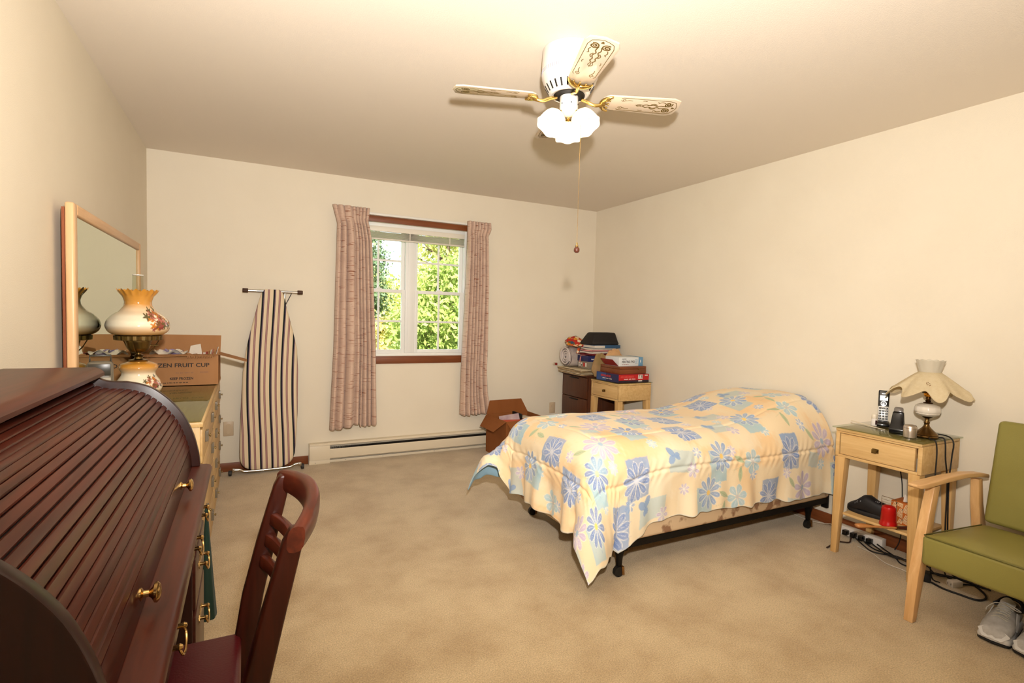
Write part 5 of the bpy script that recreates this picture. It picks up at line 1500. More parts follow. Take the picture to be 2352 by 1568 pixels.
def bottle():
    t = thing('small_bottle', 'tiny white bottle with a dark label on the nightstand', 'bottle', (3.843, -2.968, ZT))
    G().lathe([(0.014, 0), (0.015, 0.003), (0.015, 0.036), (0.011, 0.041)], 24).obj('body', mat('white_plastic', (232, 224, 214), rough=0.35), t, smooth=40)
    G().lathe([(0.0115, 0.041), (0.0125, 0.043), (0.0125, 0.062), (0.011, 0.066), (0.001, 0.067)], 24).obj('cap', mat('cream_cap', (240, 228, 206), rough=0.4), t, smooth=40)
    g = G().grid(lambda u, v: (0.0153 * math.cos(-2.3 + 0.9 * u), 0.0153 * math.sin(-2.3 + 0.9 * u), 0.008 + 0.024 * v), 8, 2)
    g.obj('label', mat('dark_label', (60, 34, 36), rough=0.5), t, solid=0.0003)
bottle()
def scratcher():
    t = thing('letter_opener', 'slender white letter opener lying along the nightstand edge', 'letter opener', (3.80, -2.93, ZT))
    G().ribbon([(0.055, 0.095, 0.003), (0.03, 0.04, 0.0035), (0.005, -0.015, 0.004)], [0.008, 0.010, 0.009], 0.004).obj('handle', mat('ivory_plastic', (238, 224, 196), rough=0.35), t, bevel=0.001)
    G().ribbon([(0.005, -0.0152, 0.004), (-0.02, -0.06, 0.004), (-0.035, -0.11, 0.003), (-0.032, -0.135, 0.002)], [0.008, 0.011, 0.008, 0.002], 0.002).obj('blade', mat('ivory_plastic', (238, 224, 196)), t)
scratcher()

# ------------------------------------------------------------------ things on the lower shelf
ZS = 0.2325
def clog():
    t = thing('black_clog', 'black embroidered slip-on clog on the lower shelf of the nightstand', 'shoe', (3.748, -3.01, ZS))
    t.scale = (0.92, 0.86, 1.0)
    m = mat('black_leather', (20, 20, 24), rough=0.5)
    st = [(-0.115, 0.030, 0.010, 0.082), (-0.10, 0.036, 0.010, 0.088), (-0.06, 0.040, 0.010, 0.092), (-0.01, 0.042, 0.010, 0.112), (0.02, 0.044, 0.010, 0.106), (0.06, 0.045, 0.010, 0.070), (0.09, 0.040, 0.010, 0.054), (0.112, 0.026, 0.012, 0.038), (0.120, 0.010, 0.016, 0.028)]
    rings = []
    for y, w, z0, z1 in st:
        rr = []
        for k in range(16):
            a = 2 * PI * k / 16
            rr.append((w * math.copysign(abs(math.cos(a)) ** 0.8, math.cos(a)), y, z0 + (z1 - z0) * (0.5 + 0.5 * math.copysign(abs(math.sin(a)) ** 0.7, math.sin(a)))))
        rings.append(rr)
    G().loft(rings).obj('upper', m, t, smooth=60)
    G().loft([[(x * s, y * s2, z) for x, y in [(0.050 * math.cos(q) * (0.9 + 0.12 * math.sin(q)), 0.124 * math.sin(q)) for q in np.linspace(0, 2 * PI, 28, endpoint=False)]] for z, s, s2 in ((0.0, 0.94, 0.97), (0.006, 1.0, 1.0), (0.018, 0.98, 1.0), (0.022, 0.93, 0.98))]).obj('sole', mat('clog_sole', (24, 22, 22), rough=0.7), t, smooth=50)
    em = mat('white_thread', (196, 196, 200), rough=0.8)
    g = G()
    for cy, cz, r in ((0.035, 0.083, 0.010), (0.050, 0.074, 0.006), (0.018, 0.0925, 0.006)):
        for k in range(6):
            a = k * PI / 3
            p = Vector((-0.030 - 0.010 * math.cos(a) * 0.4, cy + r * math.cos(a), cz - 0.018 + r * math.sin(a)))
            g.tube([(-0.041, cy, cz - 0.022), tuple(p + Vector((-0.010, 0, 0)))], 0.0009, 5)
    g.obj('embroidery', em, t)
    for k in range(10):
        y = -0.075 + 0.0095 * k
        G().tube([(-0.012, y, 0.0925), (-0.020, y, 0.090)], 0.0011, 5).obj('stitch', em, t)
clog()
def lantern():
    t = thing('red_lantern', 'small red camping lantern with a wire handle on the nightstand shelf', 'lantern', (3.682, -3.150, ZS))
    t.scale = (1.0, 1.0, 1.2)
    red = mat('red_plastic', (186, 16, 14), rough=0.28, coat=0.3)
    G().lathe([(0.038, 0), (0.041, 0.003), (0.040, 0.012), (0.036, 0.020), (0.035, 0.030), (0.036, 0.032), (0.034, 0.050), (0.035, 0.052), (0.033, 0.070), (0.034, 0.073), (0.030, 0.084), (0.018, 0.090), (0.002, 0.091)], 44).obj('body', red, t, smooth=40)
    G().tube([(0, 0.034, 0.070), (-0.004, 0.036, 0.112), (-0.006, 0.034, 0.125), (-0.006, -0.034, 0.125), (-0.004, -0.036, 0.112), (0, -0.034, 0.070)], 0.0014, 6).obj('wire_handle', mat('chrome', (200, 196, 190)), t, smooth=60)
    G().tube([(-0.006, 0.034, 0.112), (-0.006, -0.034, 0.112)], 0.0011, 6).obj('handle_bar', mat('chrome', (200, 196, 190)), t, smooth=60)
lantern()
def tissue_box():
    t = thing('tissue_box', 'orange patterned tissue box on the nightstand shelf', 'tissue box', (3.815, -3.178, ZS))
    m = mat('orange_print', (196, 104, 36), rough=0.6)
    box('carton', m, t, -0.055, 0.055, -0.058, 0.058, 0, 0.118, bevel=0.001)
    wh = mat('print_white', (236, 208, 160), rough=0.6)
    g = G()
    def seg(y0, z0, y1, z1):
        g.ribbon([(-0.0555, y0, z0), (-0.0555, (y0 + y1) / 2, (z0 + z1) / 2), (-0.0555, y1, z1)], 0.0036, 0.0010, (1, 0, 0))
    for r in range(4):
        for c in range(4):
            y0 = -0.055 + c * 0.0275; z0 = 0.004 + r * 0.028
            for k in range(4):
                f = 0.15 + 0.25 * k
                if (r + c) % 2:
                    seg(y0, z0 + 0.026 * f, y0 + 0.025, z0 + 0.026 * min(1, f + 0.3))
                else:
                    seg(y0 + 0.025 * f, z0, y0 + 0.025 * max(0, f - 0.4), z0 + 0.026)
    g.obj('line_print', wh, t)
    G().prism([(0.030 * math.cos(q), 0.020 * math.sin(q)) for q in np.linspace(0, 2 * PI, 24, endpoint=False)], 'z', 0.1181, 0.1186).obj('opening', mat('clear_film', (110, 80, 56), rough=0.2), t)
    def ts(u, v):
        return (-0.012 + 0.02 * math.sin(6 * u) * (1 - v), -0.018 + 0.036 * u, 0.1188 + 0.030 * v + 0.006 * math.sin(9 * u) * v)
    G().grid(ts, 14, 6).obj('tissue', mat('tissue_paper', (226, 216, 204), rough=0.9), t, solid=0.0008, smooth=40)
tissue_box()
def brush():
    t = thing('bath_brush', 'long-handled wooden brush poking out from the nightstand shelf', 'brush', (3.61, -3.17, ZS))
    wd = wood('brush_wood', (176, 112, 58), (196, 134, 76), axis='x', rough=0.4)
    g = G()
    pts = catmull([(-0.135, 0.070, 0.016), (-0.10, 0.052, 0.017), (-0.06, 0.028, 0.014), (0.0, -0.005, 0.010), (0.05, -0.032, 0.010)], 5)
    n = len(pts)
    g.tube(pts, [interp(k / (n - 1), [0, 0.06, 0.25, 0.5, 1], [0.004, 0.017, 0.019, 0.009, 0.007]) for k in range(n)], 12)
    g.v = [(x, y, 0.012 + (z - 0.012) * 0.6) for x, y, z in g.v]
    g.obj('wooden_head', wd, t, smooth=60)
    G().tube([(0.0505, -0.0322, 0.0108), (0.10, -0.058, 0.011), (0.165, -0.09, 0.012)], [0.008, 0.009, 0.008], 12).obj('dark_grip', mat('dark_grip', (74, 30, 18), rough=0.4), t, smooth=60)
    G().tube([(0.046, -0.030, 0.0108), (0.0535, -0.034, 0.0108)], 0.009, 12).obj('ferrule', M_brassdk, t, smooth=60)
brush()

# ------------------------------------------------------------------ power strip and cords
def strip():
    t = thing('power_strip', 'white power strip with a red switch on the floor behind the nightstand', 'power strip', (3.938, -2.86, 0.0))
    box('housing', mat('white_plastic', (232, 224, 214)), t, -0.022, 0.022, -0.15, 0.13, 0.004, 0.056, bevel=0.004)
    box('rocker_switch', mat('red_switch', (150, 26, 20), rough=0.3), t, -0.0275, -0.0221, 0.085, 0.103, 0.017, 0.045, bevel=0.001)
    for k in range(4):
        y = 0.045 - 0.045 * k
        box('plug', M_blk, t, -0.055, -0.0221, y - 0.014, y + 0.014, 0.016, 0.044, bevel=0.004)
    for k in range(2):
        box('foot', mat('white_plastic', (232, 224, 214)), t, -0.02, 0.02, -0.12 + 0.2 * k, -0.10 + 0.2 * k, 0, 0.0039)
strip()
M_cord = mat('black_cord', (20, 18, 18), rough=0.5)
M_cordb = mat('brown_cord', (62, 44, 34), rough=0.5)
M_cordw = mat('white_cord', (206, 194, 176), rough=0.5)
def cord(name, label, pts, r, m):
    p = catmull(pts, 6)
    o0 = p[0].copy()
    g = G().tube([q - o0 for q in p], r, 7)
    o = g.obj(name, m, None, smooth=60, loc=tuple(o0))
    tag(o, label, 'cord')
    return o
zt = ZT + 0.004
cord('lamp_cord', 'black lamp cord hanging over the nightstand side nearest its front edge', [(3.758, -3.275, zt), (3.72, -3.300, zt), (3.712, -3.325, zt - 0.004), (3.716, -3.331, 0.66), (3.714, -3.331, 0.52), (3.716, -3.332, 0.30), (3.72, -3.336, 0.05), (3.76, -3.36, 0.006)], 0.0032, M_cord)
cord('phone_cord', 'middle black cord hanging down the nightstand side', [(3.83, -3.18, zt), (3.815, -3.285, zt), (3.800, -3.325, zt - 0.004), (3.806, -3.331, 0.62), (3.838, -3.331, 0.50), (3.846, -3.332, 0.28), (3.85, -3.338, 0.04), (3.86, -3.37, 0.006)], 0.0034, M_cord)
cord('charger_cord', 'black cord looping down the nightstand side nearest the wall', [(3.93, -2.99, zt), (3.915, -3.20, zt), (3.868, -3.326, zt - 0.003), (3.868, -3.331, 0.62), (3.852, -3.332, 0.50), (3.858, -3.338, 0.25), (3.87, -3.345, 0.05), (3.90, -3.39, 0.006)], 0.0034, M_cord)
cord('hanging_cord', 'thin black cord hanging on the wall behind the nightstand', [(3.993, -3.03, 0.69), (3.994, -3.035, 0.56), (3.992, -3.045, 0.46), (3.99, -3.06, 0.36), (3.985, -3.07, 0.10), (3.97, -3.05, 0.006)], 0.0028, M_cord)
cord('extension_cord', 'brown extension cord running from behind the nightstand leg to the power strip', [(3.63, -2.868, 0.006), (3.69, -2.858, 0.007), (3.76, -2.842, 0.008), (3.82, -2.88, 0.007), (3.875, -2.86, 0.012), (3.897, -2.855, 0.028)], 0.0045, M_cordb)
rg_ = np.random.default_rng(12)
for k in range(4):
    y0 = -2.94 - 0.05 * k
    pts = [(3.895, -2.86 - 0.045 * k, 0.030), (3.86, y0, 0.008 + 0.003 * k), (3.80 + 0.05 * rg_.uniform(), y0 - 0.08, 0.010 + 0.007 * k), (3.86, y0 - 0.16, 0.009 + 0.006 * k), (3.80, y0 - 0.24, 0.008 + 0.005 * k), (3.87, -3.33 - 0.02 * k, 0.007 + 0.004 * k), (3.90, -3.42 - 0.03 * k, 0.006)]
    cord('tangled_cord', ['black cord at the front of the tangle under the nightstand', 'second black cord in the tangle under the nightstand', 'third black cord in the tangle under the nightstand', 'black cord at the back of the tangle under the nightstand'][k], pts, 0.0036, M_cord)
cord('white_cord', 'white cord along the baseboard between bed and nightstand', [(3.955, -2.40, 0.006), (3.93, -2.55, 0.006), (3.955, -2.64, 0.012), (3.945, -2.70, 0.03), (3.938, -2.729, 0.03)], 0.003, M_cordw)
cord('white_cord', 'white cord curving on the carpet in front of the nightstand tangle', [(3.82, -2.93, 0.0045), (3.80, -3.02, 0.0045), (3.74, -3.12, 0.0045), (3.74, -3.20, 0.0045), (3.73, -3.29, 0.0045)], 0.0028, M_cordw)
cord('looped_cord', 'thick black cord looping over the carpet under the green armchair', [(3.722, -3.341, 0.006), (3.705, -3.40, 0.006), (3.712, -3.46, 0.006), (3.728, -3.525, 0.006), (3.80, -3.530, 0.006), (3.87, -3.475, 0.006), (3.93, -3.40, 0.006), (3.95, -3.35, 0.007)], 0.0048, M_cord)
cord('looped_cord', 'black cord under the armchair leading off along the wall', [(3.83, -3.415, 0.008), (3.90, -3.46, 0.008), (3.95, -3.53, 0.007), (3.965, -3.64, 0.007), (3.965, -3.9, 0.007)], 0.004, M_cord)
def plug():
    t = thing('cord_plug', 'black adapter plug on the carpet beside the armchair leg', 'plug', (3.728, -3.318, 0.0), 0.5)
    G().box(-0.022, 0.022, -0.016, 0.016, 0.0, 0.045).obj('adapter', M_cord, t, bevel=0.005)
    for s in (-1, 1):
        box('prong', mat('chrome', (200, 196, 190)), t, 0.0225, 0.036, s * 0.006 - 0.001, s * 0.006 + 0.001, 0.020, 0.026)
plug()
def tap():
    t = thing('outlet_block', 'white extension outlet block on the carpet under the armchair', 'outlet', (3.80, -3.405, 0.0), -0.35)
    G().box(-0.03, 0.03, -0.018, 0.018, 0.0, 0.03).obj('block', mat('white_plastic', (232, 224, 214)), t, bevel=0.006)
    for y in (-0.008, 0.008):
        box('slot', M_cord, t, -0.0306, -0.0301, y - 0.0012, y + 0.0012, 0.010, 0.020)
tap()

# ------------------------------------------------------------------ green armchair
def armchair():
    t = thing('armchair', 'green vinyl armchair with pale wooden arms beside the nightstand', 'armchair', (3.55, -3.78, 0.0))
    vin = mat('olive_vinyl', (146, 138, 72), rough=0.42, spec=0.4, var=((132, 123, 60), 3.0, (1, 1, 1), 0.6), bump=(240, 0.08, (1, 1, 1)))
    pip = mat('olive_piping', (100, 94, 40), rough=0.5)
    wx = wood('arm_maple', (212, 164, 108), (228, 186, 132), axis='x', rough=0.35)
    wz = wood('arm_maple_leg', (212, 162, 104), (228, 184, 128), axis='z', rough=0.35)
    hw = 0.285
    # seat: local x -0.30 (front) .. 0.27
    st = G()
    st.hexa([(-0.300, -hw, 0.262), (0.25, -hw, 0.235), (0.25, hw, 0.235), (-0.300, hw, 0.262)], [(-0.300, -hw, 0.392), (0.26, -hw, 0.350), (0.26, hw, 0.350), (-0.300, hw, 0.392)])
    s = st.obj('seat', vin, t, bevel=0.018, seg=4)
    # crowned cushion top
    def top(u, v):
        x = -0.286 + 0.53 * u; y = -hw + 0.014 + (2 * hw - 0.028) * v
        e = min(u, 1 - u, v, 1 - v)
        return (x, y, 0.3915 - 0.042 * u * 0.96 + 0.022 * (1 - math.exp(-e / 0.12)) - 0.0005)
    G().grid(top, 26, 26).obj('seat_crown', vin, t, smooth=70)
    edge = [(-0.296, -hw + 0.004, 0.388), (-0.296, hw - 0.004, 0.388)]
    G().tube([(0.24, -hw + 0.002, 0.349), (-0.28, -hw + 0.002, 0.388), (-0.297, -hw + 0.016, 0.389), (-0.297, hw - 0.016, 0.389), (-0.28, hw - 0.002, 0.388), (0.24, hw - 0.002, 0.349)], 0.0032, 8).obj('seat_piping', pip, t, smooth=60)
    # reclined back
    bk = G().hexa([(0.215, -hw + 0.012, 0.372), (0.300, -hw + 0.012, 0.365), (0.300, hw - 0.012, 0.365), (0.215, hw - 0.012, 0.372)], [(0.310, -hw + 0.022, 0.852), (0.385, -hw + 0.022, 0.842), (0.385, hw - 0.010, 0.842), (0.310, hw - 0.010, 0.852)])
    bk.obj('backrest', vin, t, bevel=0.022, seg=4)
    for sy in (-1, 1):
        y = sy * (hw + 0.022)
        # front leg rises to the arm, slanting
        path = [(-0.306, 0.0, 0.034, 0.018), (-0.274, 0.20, 0.056, 0.020), (-0.242, 0.33, 0.062, 0.020), (-0.214, 0.46, 0.054, 0.019), (-0.180, 0.586, 0.050, 0.018)]
        G().loft([[(x - w / 2, y - h, z), (x + w / 2, y - h, z), (x + w / 2, y + h, z), (x - w / 2, y + h, z)] for x, z, w, h in path]).obj('front_leg', wz, t, bevel=0.004)
        path = [(0.372, 0.0, 0.032, 0.017), (0.330, 0.16, 0.050, 0.019), (0.282, 0.31, 0.060, 0.019), (0.240, 0.45, 0.046, 0.018), (0.222, 0.570, 0.040, 0.017)]
        G().loft([[(x - w / 2, y - h, z), (x + w / 2, y - h, z), (x + w / 2, y + h, z), (x - w / 2, y + h, z)] for x, z, w, h in path]).obj('rear_leg', wz, t, bevel=0.004)
        # arm
        arm = []
        for x, w, z, th in ((-0.352, 0.018, 0.606, 0.014), (-0.335, 0.026, 0.602, 0.022), (-0.28, 0.029, 0.600, 0.026), (-0.10, 0.027, 0.604, 0.026), (0.08, 0.024, 0.602, 0.025), (0.22, 0.021, 0.588, 0.024), (0.31, 0.018, 0.572, 0.022)):
            arm.append([(x, y - w, z - th / 2 + 0.004), (x, y + w, z - th / 2 + 0.004), (x, y + w * 0.9, z + th / 2), (x, y - w * 0.9, z + th / 2)])
        G().loft(arm).obj('arm', wx, t, bevel=0.006, seg=3)
    box('rear_rail', wx, t, 0.2505, 0.275, -hw + 0.0, hw - 0.0, 0.22, 0.27, bevel=0.003)
armchair()

# ------------------------------------------------------------------ sneakers under the armchair
def sneaker():
    t = thing('sneaker', 'left grey running shoe under the green armchair', 'shoe', (3.495, -3.698, 0.0), math.radians(6), 'pair of running shoes')
    up = mat('grey_mesh', (204, 200, 194), rough=0.8, var=((172, 166, 158), 40, (1, 1, 1), 0.5))
    wh = mat('sole_white', (216, 212, 206), rough=0.5)
    bk = mat('sole_black', (26, 26, 28), rough=0.6)
    # toe at -x. stations: x, half width, base z, top z
    S = [(-0.142, 0.012, 0.030, 0.040), (-0.136, 0.028, 0.026, 0.054), (-0.120, 0.042, 0.025, 0.064), (-0.095, 0.050, 0.025, 0.072), (-0.06, 0.052, 0.026, 0.084), (-0.025, 0.048, 0.027, 0.100), (0.01, 0.042, 0.029, 0.112), (0.04, 0.039, 0.031, 0.106), (0.075, 0.038, 0.033, 0.090), (0.11, 0.036, 0.034, 0.096), (0.134, 0.026, 0.036, 0.104), (0.142, 0.010, 0.040, 0.098)]
    rings = []
    for x, w, z0, z1 in S:
        rr = []
        for k in range(20):
            a = 2 * PI * k / 20
            c, s = math.cos(a), math.sin(a)
            zz = z0 + (z1 - z0) * (0.5 + 0.5 * math.copysign(abs(s) ** 0.75, s))
            ww = w * math.copysign(abs(c) ** 0.7, c) * (1 - 0.22 * max(0, s))
            rr.append((x, ww, zz))
        rings.append(rr)
    u = G().loft(rings).obj('upper', up, t, smooth=60)
    def outline(sc):
        pts = []
        for q in np.linspace(0, 2 * PI, 40, endpoint=False):
            x = 0.146 * math.cos(q); w = interp(-x if False else x, [-0.146, -0.12, -0.07, 0.0, 0.06, 0.12, 0.146], [0.030, 0.050, 0.056, 0.046, 0.042, 0.038, 0.022])
            pts.append((x * sc, w * math.sin(q) / max(0.35, abs(math.sin(q))) * min(1, abs(math.sin(q)) * 2.2) * sc))
        return pts
    G().loft([[(x, y, z + 0.010 * max(0, (abs(x) - 0.11) / 0.035)) for x, y in outline(sc)] for z, sc in ((0.0, 0.96), (0.004, 1.0), (0.012, 1.0))]).obj('outsole', bk, t, smooth=40)
    G().loft([[(x, y, z + 0.010 * max(0, (abs(x) - 0.11) / 0.035)) for x, y in outline(sc)] for z, sc in ((0.0122, 1.0), (0.022, 1.02), (0.032, 0.98), (0.036, 0.93))]).obj('midsole', wh, t, smooth=40)
    # toe guard, tongue, collar, side overlays, laces
    G().grid(lambda a, b: (-0.147 + 0.030 * b, (0.030 + 0.021 * b) * math.sin((a - 0.5) * PI * 0.8) * 1.05, 0.030 + 0.034 * b * math.cos((a - 0.5) * 2.2)), 14, 6).obj('toe_cap', wh, t, smooth=60, solid=0.002)
    G().grid(lambda a, b: (-0.020 + 0.075 * b, (a - 0.5) * 0.050, 0.103 + 0.040 * b - 0.020 * (2 * (a - 0.5)) ** 2), 9, 8).obj('tongue', wh, t, smooth=60, solid=0.005)
    col = [(0.028, -0.034, 0.112), (0.05, -0.040, 0.104), (0.09, -0.040, 0.097), (0.125, -0.028, 0.108), (0.140, 0.0, 0.114), (0.125, 0.028, 0.108), (0.09, 0.040, 0.097), (0.05, 0.040, 0.104), (0.028, 0.034, 0.112)]
    G().tube(catmull(col, 4), 0.008, 8).obj('padded_collar', bk, t, smooth=60)
    for s in (-1, 1):
        G().ribbon([(-0.045, s * 0.050, 0.055), (-0.01, s * 0.047, 0.070), (0.02, s * 0.040, 0.098)], 0.016, 0.003, (0, s, 0.5)).obj('side_stripe', wh, t)
    lc = mat('lace_cord', (204, 196, 180), rough=0.8)
    for k in range(5):
        x = -0.052 + 0.017 * k; z = 0.089 + 0.0078 * k; w = 0.026 - 0.001 * k
        s = 1 if k % 2 else -1
        G().tube(catmull([(x, -w, z - 0.006), (x + 0.004 * s, 0, z + 0.004), (x + 0.012, w, z - 0.002)], 4), 0.0022, 6).obj('lace', lc, t, smooth=60)
        G().tube(catmull([(x, w, z - 0.006), (x - 0.003 * s, 0, z + 0.006), (x + 0.012, -w, z - 0.002)], 4), 0.0022, 6).obj('lace', lc, t, smooth=60)
    G().tube(catmull([(0.018, 0.0, 0.126), (0.004, 0.030, 0.122), (-0.012, 0.050, 0.100), (-0.018, 0.052, 0.088)], 5), 0.0022, 6).obj('lace', lc, t, smooth=60)
    G().tube(catmull([(0.018, 0.0, 0.126), (-0.006, -0.012, 0.132), (-0.010, -0.040, 0.124), (0.010, -0.050, 0.118), (0.022, -0.02, 0.124), (0.018, 0, 0.126)], 5), 0.0022, 6).obj('lace_bow', lc, t, smooth=60)
    return t
s1 = sneaker()
s2 = copy_tree(s1)
s2.location = (3.495, -3.828, 0.0); s2.rotation_euler = (0, 0, math.radians(-4))
s2['label'] = 'right grey running shoe cut off by the photo edge'
# ------------------------------------------------------------------ far corner: filing cabinet and the pile
def cabinet():
    t = thing('filing_cabinet', 'dark brown wooden filing cabinet in the far corner', 'cabinet', (3.79, -0.275, 0.0))
    wd = wood('walnut_veneer', (70, 36, 20), (92, 50, 28), axis='z', rough=0.4)
    hx, hy = 0.185, 0.222
    b = G().box(-hx + 0.018, hx, -hy, -hy + 0.016, 0.0, 0.712).box(-hx + 0.018, hx, hy - 0.016, hy, 0.0, 0.712).box(hx - 0.01, hx, -hy + 0.016, hy - 0.016, 0, 0.712).box(-hx + 0.018, hx - 0.01, -hy + 0.016, hy - 0.016, 0, 0.02)
    b.obj('carcass', wd, t, bevel=0.002)
    box('top', wd, t, -hx - 0.004, hx, -hy - 0.004, hy + 0.004, 0.7121, 0.73, bevel=0.002)
    for z0, z1 in ((0.03, 0.262), (0.268, 0.492), (0.498, 0.706)):
        d = box('drawer', wd, t, -hx, -hx + 0.0178, -hy + 0.004, hy - 0.004, z0, z1, bevel=0.003)
        box('finger_pull', M_black, d, -hx - 0.012, -hx - 0.0003, -0.075, 0.075, z1 - 0.020, z1 - 0.008, bevel=0.002)
cabinet()

def folded(name, label, loc, w, d, layers, cols, cat='cloth', rot=0.0, thick=0.012, seed=1):
    rg = np.random.default_rng(seed)
    t = thing(name, label, cat, loc, rot)
    for k in range(layers):
        ww, dd = w * rg.uniform(0.94, 1.0), d * rg.uniform(0.94, 1.0)
        ph = rg.uniform(0, 6)
        def fn(u, v, lev):
            return ((u - 0.5) * ww + 0.004 * math.sin(8 * v + ph), (v - 0.5) * dd + 0.004 * math.sin(7 * u + ph), k * thick + lev + 0.0022 * math.sin(5 * u + ph) * math.cos(6 * v + ph))
        g = G().grid(lambda u, v: fn(u, v, 0.0028), 14, 14)
        n = len(g.v)
        g.grid(lambda u, v: fn(u, v, thick - 0.0028), 14, 14)
        rim = list(range(14)) + [14 * j + 13 for j in range(1, 14)] + [14 * 13 + i for i in range(12, -1, -1)] + [14 * j for j in range(12, 0, -1)]
        for i in range(len(rim)):
            a_, b_ = rim[i], rim[(i + 1) % len(rim)]
            g.f.append((a_, b_, n + b_, n + a_))
        g.obj('folded_layer', cols[k % len(cols)], t, smooth=50)
    return t
plaid = mat('beige_plaid', (206, 182, 142), rough=0.85, var=((168, 136, 96), 12, (1, 8, 1), 0.4))
folded('folded_blankets', 'stack of folded beige blankets on top of the filing cabinet', (3.755, -0.272, 0.731), 0.45, 0.44, 5, [plaid, mat('cream_wool', (222, 204, 168), rough=0.9), mat('tan_wool', (196, 168, 126), rough=0.9)], seed=2)

def blanket_roll():
    t = thing('rolled_blanket', 'grey patterned blanket rolled up in clear plastic on the pile', 'blanket', (3.545, -0.165, 0.796))
    m = mat('grey_fleece', (176, 164, 160), rough=0.75, var=((214, 202, 194), 9, (1, 1, 1), 0.25), bump=(12, 0.3, (1, 1, 1)))
    r0 = 0.102
    def body(u, v):
        a = 2 * PI * u
        r = r0 * (1 + 0.03 * math.sin(3 * a + 4 * v) + 0.012 * math.sin(7 * a - 6 * v)) * (1 - 0.10 * (abs(v - 0.5) * 2) ** 6)
        return (0.02 + 0.24 * v, r * math.cos(a), r0 + r * math.sin(a))
    G().grid(body, 48, 18, close_u=True).obj('roll', m, t, smooth=70)
    pts = []
    for k in range(120):
        a = k / 120 * 2 * PI * 3.6; r = 0.012 + (r0 - 0.020) * k / 120
        pts.append((0.010 + 0.014 * (1 - k / 120), r * math.cos(a), r0 + r * math.sin(a)))
    G().tube(pts, 0.0095, 8).obj('spiral_end', mat('fleece_edge', (206, 194, 188), rough=0.6), t, smooth=70)
    G().lathe([(0.097, 0.0), (0.098, 0.006), (0.002, 0.010)], 40).move(Matrix.Translation((0.034, 0, r0)) @ Matrix.Rotation(-PI / 2, 4, 'Y')).obj('inner_fill', mat('fleece_shadow', (118, 108, 106), rough=0.9), t, smooth=50)
    film = clear_glass('clear_film_wrap', (250, 248, 246), rough=0.2); film.node_tree.nodes['Mix Shader'].inputs[0].default_value = 0.06; film.node_tree.links.remove(film.node_tree.nodes['Mix Shader'].inputs[0].links[0])
    def wrap(u, v):
        a = 2 * PI * u
        r = r0 * 1.035 * (1 + 0.03 * math.sin(3 * a + 4 * v) + 0.016 * math.sin(9 * a + 11 * v))
        r = min(r, 0.1019 if math.sin(a) < -0.9 else r) * (1 if 0.12 < v < 0.9 else 0.99)
        return (0.002 + 0.28 * v, r * math.cos(a), max(0.0005, r0 + r * math.sin(a)))
    G().grid(wrap, 60, 20, close_u=True).obj('plastic_wrap', film, t, smooth=70)
blanket_roll()

def ornament():
    t = thing('key_tag', 'small red tag on a brass ring at the edge of the blankets', 'key ring', (3.525, -0.045, 0.797))
    G().box(-0.012, 0.012, -0.010, 0.010, 0, 0.024).obj('tag', mat('red_tag', (136, 28, 26), rough=0.4), t, bevel=0.003)
    G().tube([(-0.024 + 0.012 * math.cos(a), 0.0, 0.012 + 0.012 * math.sin(a)) for a in np.linspace(0, 2 * PI, 20, endpoint=False)], 0.0014, 6, closed=True).obj('ring', M_brass, t, smooth=60)
ornament()

def vpatch():
    m = mat('patchwork', (170, 60, 40), rough=0.85)
    nt = m.node_tree; N, L = nt.nodes, nt.links
    tc = N.new('ShaderNodeTexCoord'); vo = N.new('ShaderNodeTexVoronoi'); vo.inputs['Scale'].default_value = 36
    cr = N.new('ShaderNodeValToRGB'); cr.color_ramp.interpolation = 'CONSTANT'
    sp = N.new('ShaderNodeSeparateColor')
    st = [(0, (176, 40, 24)), (0.22, (228, 196, 150)), (0.36, (206, 136, 30)), (0.48, (52, 74, 96)), (0.56, (168, 36, 26)), (0.72, (232, 206, 170)), (0.84, (96, 86, 62)), (0.92, (200, 92, 40))]
    e = cr.color_ramp.elements; e[0].color = rgba(st[0][1]); e[1].position = st[1][0]; e[1].color = rgba(st[1][1])
    for p_, c_ in st[2:]:
        k = e.new(p_); k.color = rgba(c_)
    L.new(tc.outputs['Object'], vo.inputs['Vector']); L.new(vo.outputs['Color'], sp.inputs['Color']); L.new(sp.outputs['Red'], cr.inputs['Fac'])
    L.new(cr.outputs['Color'], N['Principled BSDF'].inputs['Base Color'])
    return m
def patch_bag():
    t = thing('patchwork_bag', 'colourful red patchwork cloth bag lying over the rolled blanket', 'bag', (3.65, -0.205, 0.994))
    m = vpatch()
    def fn(u, v):
        a = 2 * PI * u; s = math.sin(PI * v)
        ca, sa = math.cos(a), math.sin(a)
        x = (v - 0.5) * 0.20 + 0.01 * math.sin(3 * a)
        r = (0.130 + 0.012 * math.sin(4 * a + 3 * v)) * s ** 0.55
        y = r * ca; z = 0.060 + 0.052 * s ** 0.6 * sa - 0.035 * max(0, -ca) ** 1.5 + 0.004 * math.sin(11 * v + 5 * a)
        return (x, y, z)
    G().grid(fn, 44, 22, close_u=True).obj('cloth_body', m, t, smooth=60)
    G().tube(catmull([(0.02, -0.08, 0.055), (0.0, -0.115, 0.040), (-0.04, -0.125, -0.010), (-0.055, -0.122, -0.055)], 6), [0.014] * 19, 10).obj('strap', m, t, smooth=60)
patch_bag()

